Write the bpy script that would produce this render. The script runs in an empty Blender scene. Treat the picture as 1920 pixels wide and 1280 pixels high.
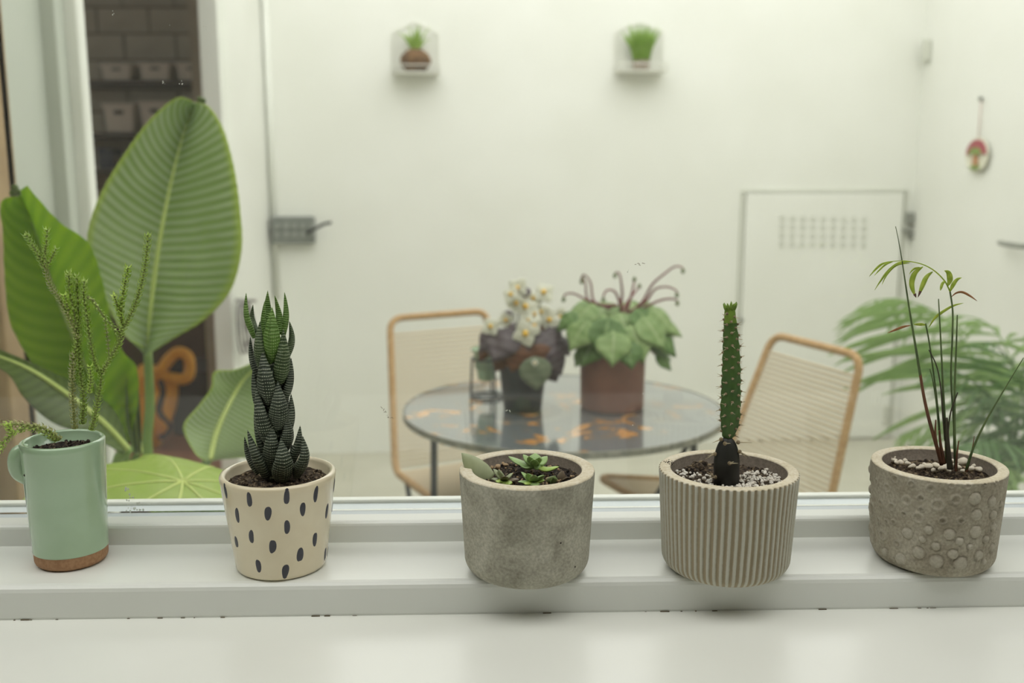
import bpy, bmesh, math, random
from math import sin, cos, pi, tan, atan, radians, sqrt, atan2
from mathutils import Vector, Matrix, Euler

random.seed(7)
SC = bpy.context.scene
COL = SC.collection

# ------------------------------------------------------------------ camera, sky, light, exposure
CAM_Z = 1.30
TILT = radians(10.0)
FPX = 1867.0                       # focal length in pixels of the 1920 px wide frame (35 mm on full frame)
cam_data = bpy.data.cameras.new('camera')
cam_data.sensor_width = 36.0
cam_data.lens = 36.0 * FPX / 1920.0
cam_data.clip_start = 0.02
cam_data.dof.use_dof = True
cam_data.dof.focus_distance = 0.87
cam_data.dof.aperture_fstop = 5.0
cam = bpy.data.objects.new('camera', cam_data)
COL.objects.link(cam)
cam.location = (0, 0, CAM_Z)
cam.rotation_euler = (pi / 2 - TILT, 0, 0)
SC.camera = cam

world = bpy.data.worlds.new('overcast_sky')
SC.world = world
world.use_nodes = True
bg = world.node_tree.nodes['Background']
bg.inputs[0].default_value = (1.0, 1.0, 0.955, 1)
bg.inputs[1].default_value = 1.0

SC.view_settings.view_transform = 'Standard'
SC.view_settings.look = 'None'
SC.view_settings.gamma = 1.0
SC.view_settings.use_curve_mapping = False
SC.view_settings.exposure = 1.45


def px_ray(px, py):
    u = (px - 960.0) / FPX
    v = (640.0 - py) / FPX
    return Vector((u, cos(TILT) + v * sin(TILT), -sin(TILT) + v * cos(TILT)))


def at(px, py, Y):
    d = px_ray(px, py)
    return Vector((0, 0, CAM_Z)) + d * (Y / d.y)


def atz(px, py, z):
    d = px_ray(px, py)
    return Vector((0, 0, CAM_Z)) + d * ((z - CAM_Z) / d.z)


def atx(px, py, x):
    d = px_ray(px, py)
    return Vector((0, 0, CAM_Z)) + d * (x / d.x)


# ------------------------------------------------------------------ mesh helpers
class MB:
    """collects vertices, faces, uv and material index, becomes ONE mesh object"""
    def __init__(s):
        s.v = []; s.f = []; s.uv = []; s.mi = []; s.slot = 0

    def add(s, verts, faces, uvs=None, M=None):
        o = len(s.v)
        for i, p in enumerate(verts):
            p = Vector(p)
            s.v.append(M @ p if M else p)
            s.uv.append(uvs[i] if uvs else (0.0, 0.0))
        for f in faces:
            s.f.append([o + i for i in f]); s.mi.append(s.slot)
        return s

    def box(s, c, size, rz=0.0, rx=0.0, ry=0.0):
        x, y, z = size[0] / 2, size[1] / 2, size[2] / 2
        vs = [(-x, -y, -z), (x, -y, -z), (x, y, -z), (-x, y, -z), (-x, -y, z), (x, -y, z), (x, y, z), (-x, y, z)]
        fs = [(0, 3, 2, 1), (4, 5, 6, 7), (0, 1, 5, 4), (1, 2, 6, 5), (2, 3, 7, 6), (3, 0, 4, 7)]
        M = Matrix.Translation(c) @ Euler((rx, ry, rz)).to_matrix().to_4x4()
        return s.add(vs, fs, None, M)

    def hexa(s, p):      # 8 points: bottom 4 then top 4
        fs = [(0, 3, 2, 1), (4, 5, 6, 7), (0, 1, 5, 4), (1, 2, 6, 5), (2, 3, 7, 6), (3, 0, 4, 7)]
        return s.add(p, fs)

    def tube(s, pts, r, seg=8, caps=True, flat=1.0, nrm=None):
        pts = [Vector(p) for p in pts]
        n = len(pts)
        rr = r if isinstance(r, (list, tuple)) else [r] * n
        T = []
        for i in range(n):
            a = pts[max(0, i - 1)]; b = pts[min(n - 1, i + 1)]
            t = (b - a)
            T.append(t.normalized() if t.length > 1e-9 else Vector((0, 0, 1)))
        N = Vector(nrm) if nrm else (Vector((1, 0, 0)) if abs(T[0].x) < 0.8 else Vector((0, 1, 0)))
        vs = []; uv = []; fs = []
        for i in range(n):
            N = N - T[i] * N.dot(T[i])
            if N.length < 1e-6:
                N = Vector((0, 1, 0)) - T[i] * T[i].y
            N.normalize()
            B = T[i].cross(N)
            for k in range(seg):
                a = 2 * pi * k / seg
                vs.append(pts[i] + N * (cos(a) * rr[i]) + B * (sin(a) * rr[i] * flat))
                uv.append((k / seg, i / (n - 1)))
        for i in range(n - 1):
            for k in range(seg):
                k2 = (k + 1) % seg
                fs.append((i * seg + k, i * seg + k2, (i + 1) * seg + k2, (i + 1) * seg + k))
        if caps:
            fs.append(tuple(range(seg - 1, -1, -1)))
            fs.append(tuple((n - 1) * seg + k for k in range(seg)))
        return s.add(vs, fs, uv)

    def lathe(s, prof, c, seg=48, mod=None, close=False, slots=None):
        """prof: list of (r, z); mod(theta, r, z, i) -> r"""
        vs = []; uv = []; base = s.slot
        n = len(prof)
        for i, (r, z) in enumerate(prof):
            for k in range(seg):
                a = 2 * pi * k / seg
                q = mod(a, r, z, i) if mod else r
                vs.append((c[0] + q * cos(a), c[1] + q * sin(a), c[2] + z))
                uv.append((k / seg, i / max(1, n - 1)))
        o = len(s.v)
        s.add(vs, [], uv)
        for i in range(n - 1):
            for k in range(seg):
                k2 = (k + 1) % seg
                s.f.append([o + i * seg + k, o + i * seg + k2, o + (i + 1) * seg + k2, o + (i + 1) * seg + k])
                s.mi.append(slots[i] if slots else base)
        if close:
            s.f.append([o + k for k in range(seg - 1, -1, -1)]); s.mi.append(base)
            s.f.append([o + (n - 1) * seg + k for k in range(seg)]); s.mi.append(slots[-1] if slots else base)
        return s

    def ball(s, c, r, seg=8, rings=6, M=None):
        rx, ry, rz = r if isinstance(r, (list, tuple)) else (r, r, r)
        vs = [(0, 0, -rz)]; fs = []
        for i in range(1, rings):
            p = -pi / 2 + pi * i / rings
            for k in range(seg):
                a = 2 * pi * k / seg
                vs.append((rx * cos(p) * cos(a), ry * cos(p) * sin(a), rz * sin(p)))
        vs.append((0, 0, rz)); top = len(vs) - 1
        for k in range(seg):
            k2 = (k + 1) % seg
            fs.append((0, 1 + k2, 1 + k))
            for i in range(rings - 2):
                a = 1 + i * seg
                fs.append((a + k, a + k2, a + seg + k2, a + seg + k))
            fs.append((top, 1 + (rings - 2) * seg + k, 1 + (rings - 2) * seg + k2))
        MM = Matrix.Translation(c)
        if M: MM = MM @ M
        return s.add(vs, fs, None, MM)

    def grid(s, rows, uvs=None):
        n = len(rows); m = len(rows[0])
        vs = [p for r in rows for p in r]
        uv = [(j / (m - 1), i / (n - 1)) for i in range(n) for j in range(m)]
        fs = [(i * m + j, i * m + j + 1, (i + 1) * m + j + 1, (i + 1) * m + j) for i in range(n - 1) for j in range(m - 1)]
        return s.add(vs, fs, uv)


def link_mesh(name, me, parent=None):
    o = bpy.data.objects.new(name, me)
    COL.objects.link(o)
    if parent: o.parent = parent
    return o


def world_loc(o):
    p = Vector((0, 0, 0))
    while o:
        p += Vector(o.location); o = o.parent
    return p


def build(name, mb, mats, parent=None, smooth=True, origin=None, bevel=0, solid=0, subsurf=0, sharp=None):
    me = bpy.data.meshes.new(name)
    L = world_loc(parent) if parent else Vector((0, 0, 0))
    O = Vector(origin) if origin is not None else Vector((0, 0, 0))
    sub = L if origin is None else O
    me.from_pydata([tuple(p - sub) for p in mb.v], [], mb.f)
    if not isinstance(mats, (list, tuple)): mats = [mats]
    for m in mats: me.materials.append(m)
    if len(mats) > 1:
        me.polygons.foreach_set('material_index', mb.mi)
    uvl = me.uv_layers.new(name='UVMap')
    li = [0] * len(me.loops)
    me.loops.foreach_get('vertex_index', li)
    flat = []
    for i in li: flat.extend(mb.uv[i])
    uvl.data.foreach_set('uv', flat)
    if smooth:
        me.polygons.foreach_set('use_smooth', [True] * len(me.polygons))
    me.update()
    if sharp is not None:
        me.set_sharp_from_angle(angle=radians(sharp))
    o = link_mesh(name, me, parent)
    if origin is not None:
        o.location = O - L
    if bevel:
        b = o.modifiers.new('bevel', 'BEVEL'); b.width = bevel; b.segments = 3; b.limit_method = 'ANGLE'; b.harden_normals = False
    if solid:
        m = o.modifiers.new('solid', 'SOLIDIFY'); m.thickness = solid; m.offset = 0
    if subsurf:
        m = o.modifiers.new('sub', 'SUBSURF'); m.levels = subsurf; m.render_levels = subsurf
    return o


def thing(name, label, cat, loc=(0, 0, 0), group=None, kind=None):
    o = bpy.data.objects.new(name, None)
    COL.objects.link(o)
    o.location = loc
    o.empty_display_size = 0.05
    o['label'] = label
    if cat: o['category'] = cat
    if group: o['group'] = group
    if kind: o['kind'] = kind
    return o


def tag(o, label=None, cat=None, group=None, kind=None):
    if label: o['label'] = label
    if cat: o['category'] = cat
    if group: o['group'] = group
    if kind: o['kind'] = kind
    return o


def struct(name, mb, mat, label, bevel=0, smooth=False, parent=None):
    o = build(name, mb, mat, parent, smooth=smooth, bevel=bevel)
    if not parent:
        tag(o, label, None, None, 'structure')
    return o


def instance(name, me, parent, loc, rot=None, scale=(1, 1, 1)):
    """object sharing mesh data; loc is in world space, parents are never rotated"""
    o = link_mesh(name, me, parent)
    L = world_loc(parent) if parent else Vector((0, 0, 0))
    M = (rot if rot is not None else Matrix.Identity(3)).to_4x4()
    o.matrix_basis = Matrix.Translation(Vector(loc) - L) @ M @ Matrix.Diagonal((*scale, 1))
    return o


def spline(pts, n):
    """Catmull-Rom through pts (tuples of any length), n samples by even chord length"""
    pts = [tuple(map(float, p)) for p in pts]
    if len(pts) == 2:
        return [tuple(a + (b - a) * i / (n - 1) for a, b in zip(*pts)) for i in range(n)]
    dense = []
    m = len(pts)
    for i in range(m - 1):
        p0 = pts[max(0, i - 1)]; p1 = pts[i]; p2 = pts[i + 1]; p3 = pts[min(m - 1, i + 2)]
        for k in range(12):
            t = k / 12
            dense.append(tuple(0.5 * (2 * b + (c - a) * t + (2 * a - 5 * b + 4 * c - d) * t * t + (3 * b - a - 3 * c + d) * t ** 3)
                               for a, b, c, d in zip(p0, p1, p2, p3)))
    dense.append(pts[-1])
    L = [0]
    for a, b in zip(dense, dense[1:]):
        L.append(L[-1] + sqrt(sum((x - y) ** 2 for x, y in zip(a, b))))
    out = []; j = 0
    for i in range(n):
        t = L[-1] * i / (n - 1)
        while j < len(L) - 2 and L[j + 1] < t: j += 1
        s = (t - L[j]) / max(1e-9, L[j + 1] - L[j])
        out.append(tuple(a + (b - a) * s for a, b in zip(dense[j], dense[j + 1])))
    return out


def vspline(pts, n):
    return [Vector(p) for p in spline(pts, n)]


# ------------------------------------------------------------------ material helpers
def srgb(r, g, b):
    f = lambda c: (c / 255 / 12.92) if c / 255 <= 0.04045 else ((c / 255 + 0.055) / 1.055) ** 2.4
    return (f(r), f(g), f(b), 1.0)


def new_mat(name):
    m = bpy.data.materials.new(name); m.use_nodes = True
    nt = m.node_tree
    b = nt.nodes['Principled BSDF']
    return m, nt, b


def N(nt, typ, **kw):
    n = nt.nodes.new(typ)
    for k, v in kw.items(): setattr(n, k, v)
    return n


def noise(nt, scale, detail=3, coord='Object', dist=0.0):
    tc = N(nt, 'ShaderNodeTexCoord')
    n = N(nt, 'ShaderNodeTexNoise')
    n.inputs['Scale'].default_value = scale
    n.inputs['Detail'].default_value = detail
    n.inputs['Distortion'].default_value = dist
    nt.links.new(tc.outputs[coord], n.inputs['Vector'])
    return n


def ramp(nt, src, stops):
    r = N(nt, 'ShaderNodeValToRGB')
    el = r.color_ramp.elements
    while len(el) > 1: el.remove(el[-1])
    el[0].position, el[0].color = stops[0]
    for p, c in stops[1:]:
        e = el.new(p); e.color = c
    nt.links.new(src, r.inputs[0])
    return r


def bump(nt, b, src, strength, dist=0.002):
    n = N(nt, 'ShaderNodeBump')
    n.inputs['Strength'].default_value = strength
    n.inputs['Distance'].default_value = dist
    nt.links.new(src, n.inputs['Height'])
    nt.links.new(n.outputs[0], b.inputs['Normal'])
    return n


def plain(name, c1, c2=None, scale=20, rough=0.5, bmp=0.0, bdist=0.002, spec=0.5, metal=0.0, coat=0.0, detail=4):
    m, nt, b = new_mat(name)
    b.inputs['Roughness'].default_value = rough
    b.inputs['Specular IOR Level'].default_value = spec
    b.inputs['Metallic'].default_value = metal
    b.inputs['Coat Weight'].default_value = coat
    b.inputs['Coat Roughness'].default_value = 0.06
    c2 = c2 or c1
    n = noise(nt, scale, detail)
    r = ramp(nt, n.outputs['Fac'], [(0.35, c1), (0.65, c2)])
    nt.links.new(r.outputs[0], b.inputs['Base Color'])
    if bmp: bump(nt, b, n.outputs['Fac'], bmp, bdist)
    return m


def leaf_mat(name, c1, c2, rib=None, freq=30, trans=0.35, rough=0.45, edge=None, nscale=12, stripe=0.5, wslope=0.0):
    """leaf: noise colour, side veins from UV (u across, v along), translucent"""
    m, nt, b = new_mat(name)
    b.inputs['Roughness'].default_value = rough
    b.inputs['Specular IOR Level'].default_value = 0.35
    tc = N(nt, 'ShaderNodeTexCoord')
    sep = N(nt, 'ShaderNodeSeparateXYZ'); nt.links.new(tc.outputs['UV'], sep.inputs[0])
    n = noise(nt, nscale, 3)
    a = N(nt, 'ShaderNodeMath', operation='SUBTRACT'); nt.links.new(sep.outputs[0], a.inputs[0]); a.inputs[1].default_value = 0.5
    ab = N(nt, 'ShaderNodeMath', operation='ABSOLUTE'); nt.links.new(a.outputs[0], ab.inputs[0])
    sl = N(nt, 'ShaderNodeMath', operation='MULTIPLY_ADD'); nt.links.new(ab.outputs[0], sl.inputs[0]); sl.inputs[1].default_value = -wslope
    nt.links.new(sep.outputs[1], sl.inputs[2])
    nz = N(nt, 'ShaderNodeMath', operation='MULTIPLY_ADD'); nt.links.new(n.outputs['Fac'], nz.inputs[0]); nz.inputs[1].default_value = 0.03; nt.links.new(sl.outputs[0], nz.inputs[2])
    w = N(nt, 'ShaderNodeMath', operation='MULTIPLY'); nt.links.new(nz.outputs[0], w.inputs[0]); w.inputs[1].default_value = freq * 2 * pi
    sn = N(nt, 'ShaderNodeMath', operation='SINE'); nt.links.new(w.outputs[0], sn.inputs[0])
    mx = N(nt, 'ShaderNodeMath', operation='MULTIPLY_ADD'); nt.links.new(sn.outputs[0], mx.inputs[0]); mx.inputs[1].default_value = stripe * 0.35
    nt.links.new(n.outputs['Fac'], mx.inputs[2])
    r = ramp(nt, mx.outputs[0], [(0.3, c1), (0.7, c2)])
    out = r.outputs[0]
    if rib:
        rr = ramp(nt, ab.outputs[0], [(0.0, (1, 1, 1, 1)), (0.022, (0.6, 0.6, 0.6, 1)), (0.05, (0, 0, 0, 1))])
        mix = N(nt, 'ShaderNodeMix', data_type='RGBA'); nt.links.new(rr.outputs[0], mix.inputs[0]); nt.links.new(out, mix.inputs[6]); mix.inputs[7].default_value = rib
        out = mix.outputs[2]
    if edge:
        rr = ramp(nt, ab.outputs[0], [(0.44, (0, 0, 0, 1)), (0.5, (1, 1, 1, 1))])
        mix = N(nt, 'ShaderNodeMix', data_type='RGBA'); nt.links.new(rr.outputs[0], mix.inputs[0]); nt.links.new(out, mix.inputs[6]); mix.inputs[7].default_value = edge
        out = mix.outputs[2]
    nt.links.new(out, b.inputs['Base Color'])
    bump(nt, b, sn.outputs[0], 0.3, 0.001)
    tr = N(nt, 'ShaderNodeBsdfTranslucent'); nt.links.new(out, tr.inputs[0])
    ms = N(nt, 'ShaderNodeMixShader'); ms.inputs[0].default_value = trans
    nt.links.new(b.outputs[0], ms.inputs[1]); nt.links.new(tr.outputs[0], ms.inputs[2])
    nt.links.new(ms.outputs[0], nt.nodes['Material Output'].inputs[0])
    return m


M = {}
M['wall'] = plain('white_wall_paint', srgb(232, 233, 226), srgb(228, 229, 221), 3, 0.6, 0.05)
M['wall_shade'] = plain('shaded_white_wall', srgb(226, 227, 220), srgb(220, 221, 213), 2.5, 0.65, 0.06)  # slightly darker wall white, the left wall's shade put into the colour
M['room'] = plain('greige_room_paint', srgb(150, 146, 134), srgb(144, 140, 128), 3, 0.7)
M['sill'] = plain('white_gloss_paint', srgb(232, 234, 228), srgb(229, 231, 224), 6, 0.28, 0.03)
M['counter'] = plain('white_counter', srgb(232, 233, 226), srgb(229, 230, 222), 5, 0.32)
M['alu'] = plain('pale_aluminium', srgb(205, 212, 214), srgb(198, 206, 208), 12, 0.4)
M['court_floor'] = plain('pale_concrete_floor', srgb(188, 186, 170), srgb(178, 176, 159), 4, 0.6, 0.05)
M['in_floor'] = plain('terracotta_floor', srgb(176, 118, 84), srgb(160, 104, 74), 6, 0.6)
M['panel_grey'] = plain('grey_painted_panel', srgb(186, 191, 180), srgb(180, 186, 174), 2, 0.5)
M['wood'] = plain('pine_wood', srgb(172, 146, 108), srgb(150, 124, 88), 9, 0.5)
M['frame_white'] = plain('white_frame', srgb(226, 228, 220), srgb(220, 222, 213), 4, 0.45)
M['block'] = plain('grey_block', srgb(176, 168, 150), srgb(160, 153, 136), 5, 0.9, 0.4)
M['mortar'] = plain('mortar', srgb(112, 106, 94), srgb(102, 96, 86), 20, 0.9)
M['shelf'] = plain('dark_shelf', srgb(64, 50, 40), srgb(54, 42, 34), 9, 0.6)
M['tub'] = plain('white_tub_plastic', srgb(214, 208, 194), srgb(206, 200, 186), 9, 0.5)
M['dark'] = plain('dark_opening', srgb(34, 32, 30), srgb(28, 27, 25), 9, 0.8)
M['dark_cab'] = plain('dark_cabinet', srgb(70, 62, 66), srgb(56, 50, 54), 4, 0.6)
M['brown_cab'] = plain('brown_cabinet', srgb(88, 60, 46), srgb(74, 50, 38), 6, 0.6)
M['navy'] = plain('navy_box', srgb(48, 54, 74), srgb(42, 46, 64), 9, 0.6)
M['orange'] = plain('orange_fabric', srgb(250, 190, 70), srgb(236, 166, 50), 18, 0.7, 0.2)
M['black_fab'] = plain('black_fabric', srgb(34, 34, 38), srgb(26, 26, 30), 18, 0.8)
M['black_metal'] = plain('black_metal', srgb(58, 62, 64), srgb(44, 47, 49), 25, 0.45)
M['wire_white'] = plain('white_wire', srgb(226, 226, 216), srgb(222, 222, 212), 25, 0.5)
M['grey_plastic'] = plain('grey_plastic', srgb(126, 130, 124), srgb(116, 120, 115), 25, 0.45)
M['grey_knob'] = plain('grey_knob', srgb(148, 152, 144), srgb(140, 144, 137), 25, 0.4)
M['steel'] = plain('dull_steel', srgb(150, 152, 144), srgb(134, 136, 128), 25, 0.45, metal=0.3)
M['seam'] = plain('door_seam_shadow_gap', srgb(206, 208, 196), srgb(200, 202, 190), 6, 0.8)
M['rope'] = plain('tan_rope', srgb(214, 200, 172), srgb(202, 186, 156), 60, 0.85, 0.3)
M['rope_dark'] = plain('caramel_rope_wrap', srgb(188, 156, 112), srgb(166, 132, 88), 90, 0.85, 0.4)

# ------------------------------------------------------------------ the setting
SLOPE = 0.03                        # the window runs slightly away to the right
SILL_Z = 0.947
CTR_Z = 0.9165


def wbar(mb, x0, x1, y0, y1, z0, z1):
    p = []
    for z in (z0, z1):
        for x, y in ((x0, y0), (x1, y0), (x1, y1), (x0, y1)):
            p.append(Vector((x, y + SLOPE * x, z)))
    return mb.hexa(p)


XL, XR = -1.063, 1.873
YW = lambda x: 4.5 + 0.10 * x
# floors
struct('floor', MB().box((0.9, 2.9, -0.05), (8.2, 4.0, 0.1)), M['court_floor'], 'pale concrete courtyard floor beyond the window')
struct('floor_store_room', MB().box((-3.2, 4.45, -0.048), (4.27, 5.1, 0.1)), M['in_floor'], 'terracotta brown floor inside the dark store room')
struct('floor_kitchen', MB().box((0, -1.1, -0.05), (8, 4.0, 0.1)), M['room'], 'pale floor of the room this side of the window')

# back wall
mb = MB()
mb.hexa([Vector((x, YW(x) + dy, z)) for z in (-0.05, 2.75) for x, dy in ((XL - 0.15, 0), (XR + 0.2, 0), (XR + 0.2, 0.15), (XL - 0.15, 0.15))])
wall_back = struct('wall_back', mb, M['wall'], 'white painted courtyard back wall behind the table')
struct('wall_right', MB().box((XR + 0.06, 2.8, 1.35), (0.12, 4.0, 2.8)), M['wall'], 'white courtyard side wall with hanging mushroom ornament')

# left wall around the door opening
YO0, YO1 = 2.47, 3.68
mb = MB()
mb.box((XL - 0.02, (YO1 + 4.5) / 2, 1.35), (0.04, 4.5 - YO1, 2.8))
mb.box((XL - 0.02, (YO0 + YO1) / 2, 2.43), (0.04, YO1 - YO0 + 0.02, 0.64))
mb.box((XL - 0.02, 1.46, 1.35), (0.04, 1.1, 2.8))
struct('wall_left', mb, M['wall_shade'], 'shaded white courtyard wall beside the open store room door')
# sliding door panel, frames
d1 = thing('door_1', 'grey sliding door panel at far left behind the big leaves', None, (XL, 2.3, 0), kind='structure')
build('door_panel', MB().box((XL - 0.045, 2.21, 1.06), (0.05, 0.46, 2.1)), M['panel_grey'], d1, smooth=False)
build('door_stile', MB().box((XL - 0.02, 2.405, 1.06), (0.07, 0.05, 2.1)), M['panel_grey'], d1, smooth=False, bevel=0.006)
build('door_edge_profile', MB().box((XL + 0.0, 2.452, 1.06), (0.09, 0.045, 2.1)), M['frame_white'], d1, smooth=False, bevel=0.008)
build('door_wood_jamb', MB().box((XL + 0.01, 2.00, 1.06), (0.09, 0.10, 2.1)), M['wood'], d1, smooth=False, bevel=0.006)
build('door_wood_stop', MB().box((XL + 0.04, 2.035, 1.06), (0.03, 0.035, 2.1)), M['wood'], d1, smooth=False, bevel=0.004)
mb = MB().box((XL - 0.01, YO1 + 0.0, 1.06), (0.07, 0.05, 2.12))
mb.box((XL + 0.014, YO1 + 0.05, 1.06), (0.03, 0.09, 2.12))
mb.box((XL - 0.01, (YO0 + YO1) / 2, 2.13), (0.07, YO1 - YO0, 0.05))
struct('trim_1', mb, M['frame_white'], 'white door frame around the dark store room opening', bevel=0.005)

# the store room behind the left wall
mb = MB()
mb.box((-3.2, 6.78, 1.2), (4.4, 0.1, 2.5))
wsb = struct('wall_store_back', mb, M['mortar'], 'grey block wall at the back of the dark store room')
bw, bh = 0.335, 0.165
blk = MB().box((0, 0, 0), (bw - 0.014, 0.03, bh - 0.014))
bme = None
for r in range(3, 15):
    for c in range(-4, 5):
        x = -2.35 + c * bw + (bw / 2 if r % 2 else 0); z = bh * (r + 0.5)
        if not (-3.3 < x < -1.35): continue
        if bme is None:
            o = build('block', blk, M['block'], None, smooth=False); bme = o.data; bpy.data.objects.remove(o)
        instance('block', bme, wsb, (x, 6.72 + random.uniform(-0.003, 0.003), z))
struct('wall_store_side', MB().box((-5.3, 4.4, 0.8), (0.1, 5.0, 1.6)), M['block'], 'side wall of the dark store room kept low for added daylight')  # unseen wall stops short so extra daylight brightens the store room
struct('wall_store_front', MB().box((-3.2, 1.95, 1.2), (4.3, 0.1, 2.5)), M['block'], 'near wall of the dark store room')
struct('wall_store_right', MB().box((XL - 0.3, 5.65, 1.2), (0.1, 2.25, 2.5)), M['block'], 'right wall of the store room beyond the courtyard corner')
struct('ceiling_store', MB().box((-3.2, 4.4, 2.5), (4.3, 5.1, 0.1)), M['block'], 'ceiling of the dark store room')

# window wall, counter, sill and window
mb = MB()
wbar(mb, -2.3, 2.3, 0.86, 1.02, 0.0, 0.915)
wbar(mb, -2.3, 2.3, 0.90, 1.02, 2.25, 2.8)
wbar(mb, -2.3, -1.25, 0.90, 1.02, 0.915, 2.25)
wbar(mb, 1.25, 2.3, 0.90, 1.02, 0.915, 2.25)
struct('wall_window', mb, M['wall'], 'white wall around the window')
struct('ceiling', MB().box((0, -1.47, 2.75), (4.6, 2.46, 0.1)), M['room'], 'white ceiling of the room on this side, cut back above the worktop for added light')  # the gap over the worktop is added to light the pots
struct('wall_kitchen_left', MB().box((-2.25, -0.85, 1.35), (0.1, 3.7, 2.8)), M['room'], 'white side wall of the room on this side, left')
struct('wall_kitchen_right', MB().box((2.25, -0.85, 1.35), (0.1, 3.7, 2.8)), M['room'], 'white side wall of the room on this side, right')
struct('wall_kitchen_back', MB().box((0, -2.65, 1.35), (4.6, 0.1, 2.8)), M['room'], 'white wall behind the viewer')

mb = wbar(MB(), -1.9, 1.9, 0.22, 0.83, CTR_Z - 0.04, CTR_Z)
worktop = tag(build('worktop', mb, M['counter'], None, smooth=False, bevel=0.004), 'white worktop in the foreground below the window sill', 'worktop')
mb = wbar(MB(), -1.25, 1.25, 0.812, 0.935, CTR_Z - 0.004, SILL_Z)
struct('trim_2', mb, M['sill'], 'white painted window sill carrying the five pots', bevel=0.006)
dirt = MB()
for i in range(26):
    x = random.uniform(-0.55, 0.5); w = random.uniform(0.001, 0.008)
    dirt.tube([(x, 0.8115 + SLOPE * x, CTR_Z + 0.0004), (x + w, 0.8115 + SLOPE * (x + w), CTR_Z + 0.0004)], random.uniform(0.0002, 0.0005), 5)
M['grime'] = plain('grime', srgb(116, 106, 84), srgb(92, 80, 60), 60, 0.9)
tag(build('grime_line', dirt, M['grime'], worktop, smooth=False), None, None, None, 'stuff')

w1 = thing('window_1', 'wide fixed window pane with white bottom rail', None, (0, 0.93, SILL_Z), kind='structure')
mb = wbar(MB(), -1.25, 1.25, 0.905, 0.930, SILL_Z - 0.01, SILL_Z + 0.0205)
build('window_bottom_rail', mb, M['sill'], w1, smooth=False, bevel=0.004)
mb = wbar(MB(), -1.25, 1.25, 0.9302, 0.962, SILL_Z - 0.01, SILL_Z + 0.0190)
build('window_track', mb, M['alu'], w1, smooth=False)
mb = wbar(MB(), -1.25, 1.25, 0.962, 0.975, SILL_Z - 0.03, SILL_Z + 0.0225)
build('window_outer_bead', mb, M['frame_white'], w1, smooth=False, bevel=0.003)
for sx in (-1, 1):
    mb = wbar(MB(), sx * 1.25 - 0.03, sx * 1.25 + 0.03, 0.905, 0.975, SILL_Z, 2.25)
    build('window_jamb', mb, M['frame_white'], w1, smooth=False, bevel=0.004)
build('window_head', wbar(MB(), -1.25, 1.25, 0.905, 0.975, 2.2, 2.26), M['frame_white'], w1, smooth=False, bevel=0.004)

m, nt, b = new_mat('window_glass')
nt.nodes.remove(b)
tr = N(nt, 'ShaderNodeBsdfTransparent'); tr.inputs[0].default_value = (0.985, 0.99, 0.985, 1)
gl = N(nt, 'ShaderNodeBsdfGlossy'); gl.inputs['Roughness'].default_value = 0.02
fr = N(nt, 'ShaderNodeFresnel'); fr.inputs[0].default_value = 1.45
ms = N(nt, 'ShaderNodeMixShader')
nt.links.new(fr.outputs[0], ms.inputs[0]); nt.links.new(tr.outputs[0], ms.inputs[1]); nt.links.new(gl.outputs[0], ms.inputs[2])
haze_veil = N(nt, 'ShaderNodeBsdfTranslucent'); haze_veil.inputs[0].default_value = (0.9, 0.9, 0.86, 1)
ms2 = N(nt, 'ShaderNodeMixShader'); ms2.inputs[0].default_value = 0.02        # thin veil in the pane, added to haze the dark background
nt.links.new(ms.outputs[0], ms2.inputs[1]); nt.links.new(haze_veil.outputs[0], ms2.inputs[2])
nt.links.new(ms2.outputs[0], nt.nodes['Material Output'].inputs[0])
M['glass'] = m
mb = wbar(MB(), -1.23, 1.23, 0.940, 0.944, SILL_Z + 0.0195, 2.2)
pane = build('glass_pane', mb, M['glass'], w1, smooth=False)
M['speck'] = plain('dried_splash', srgb(225, 228, 220), srgb(205, 205, 195), 60, 0.7)
mb = MB()
def gy(x): return 0.9395 + SLOPE * x
rs = random.Random(3)
for i in range(60):
    if i < 34:
        px = rs.gauss(245, 10) + (rs.random() < 0.3) * rs.uniform(0, 40); py = rs.uniform(915, 975) if px < 256 else rs.uniform(940, 956)
        s = rs.uniform(0.0004, 0.0011)
    else:
        px, py = rs.choice([(306, 155), (340, 155), (384, 51), (320, 47), (1180, 508), (214, 24), (1190, 800), (1202, 735), (953, 768), (245, 470), (60, 330)])
        px += rs.uniform(-4, 4); py += rs.uniform(-4, 4); s = rs.uniform(0.0003, 0.0006)
    p = at(px, py, 0.9395); p = at(px, py, gy(p.x))
    mb.ball(p, (s, 0.0002, s * rs.uniform(1, 1.8)), 6, 4)
tag(build('dried_splash', mb, M['speck'], pane, smooth=False), None, None, None, 'stuff')
mb = MB()
for x0, y0, x1, y1, k in ((716, 768, 736, 786, 9), (1190, 493, 1212, 493, 6)):
    for i in range(k):
        t = i / k
        px = x0 + (x1 - x0) * t; py = y0 + (y1 - y0) * t
        p = at(px + rs.uniform(-2, 2), py + rs.uniform(-3, 3), 0.9395 + SLOPE * at(px, py, 0.94).x)
        q = p + Vector((rs.uniform(-1, 1), 0, rs.uniform(-1, 1))) * 0.0022
        mb.tube([p, q], 0.00025, 4)
tag(build('scratch', mb, M['grime'], pane, smooth=False), None, None, None, 'stuff')

# low hatch door in the back wall
def on_back(px, py, off=0.0):
    d = px_ray(px, py)
    # y = 4.5 + .1 x
    t = (4.5 - off) / (d.y - 0.10 * d.x)
    return Vector((0, 0, CAM_Z)) + d * t

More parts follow.
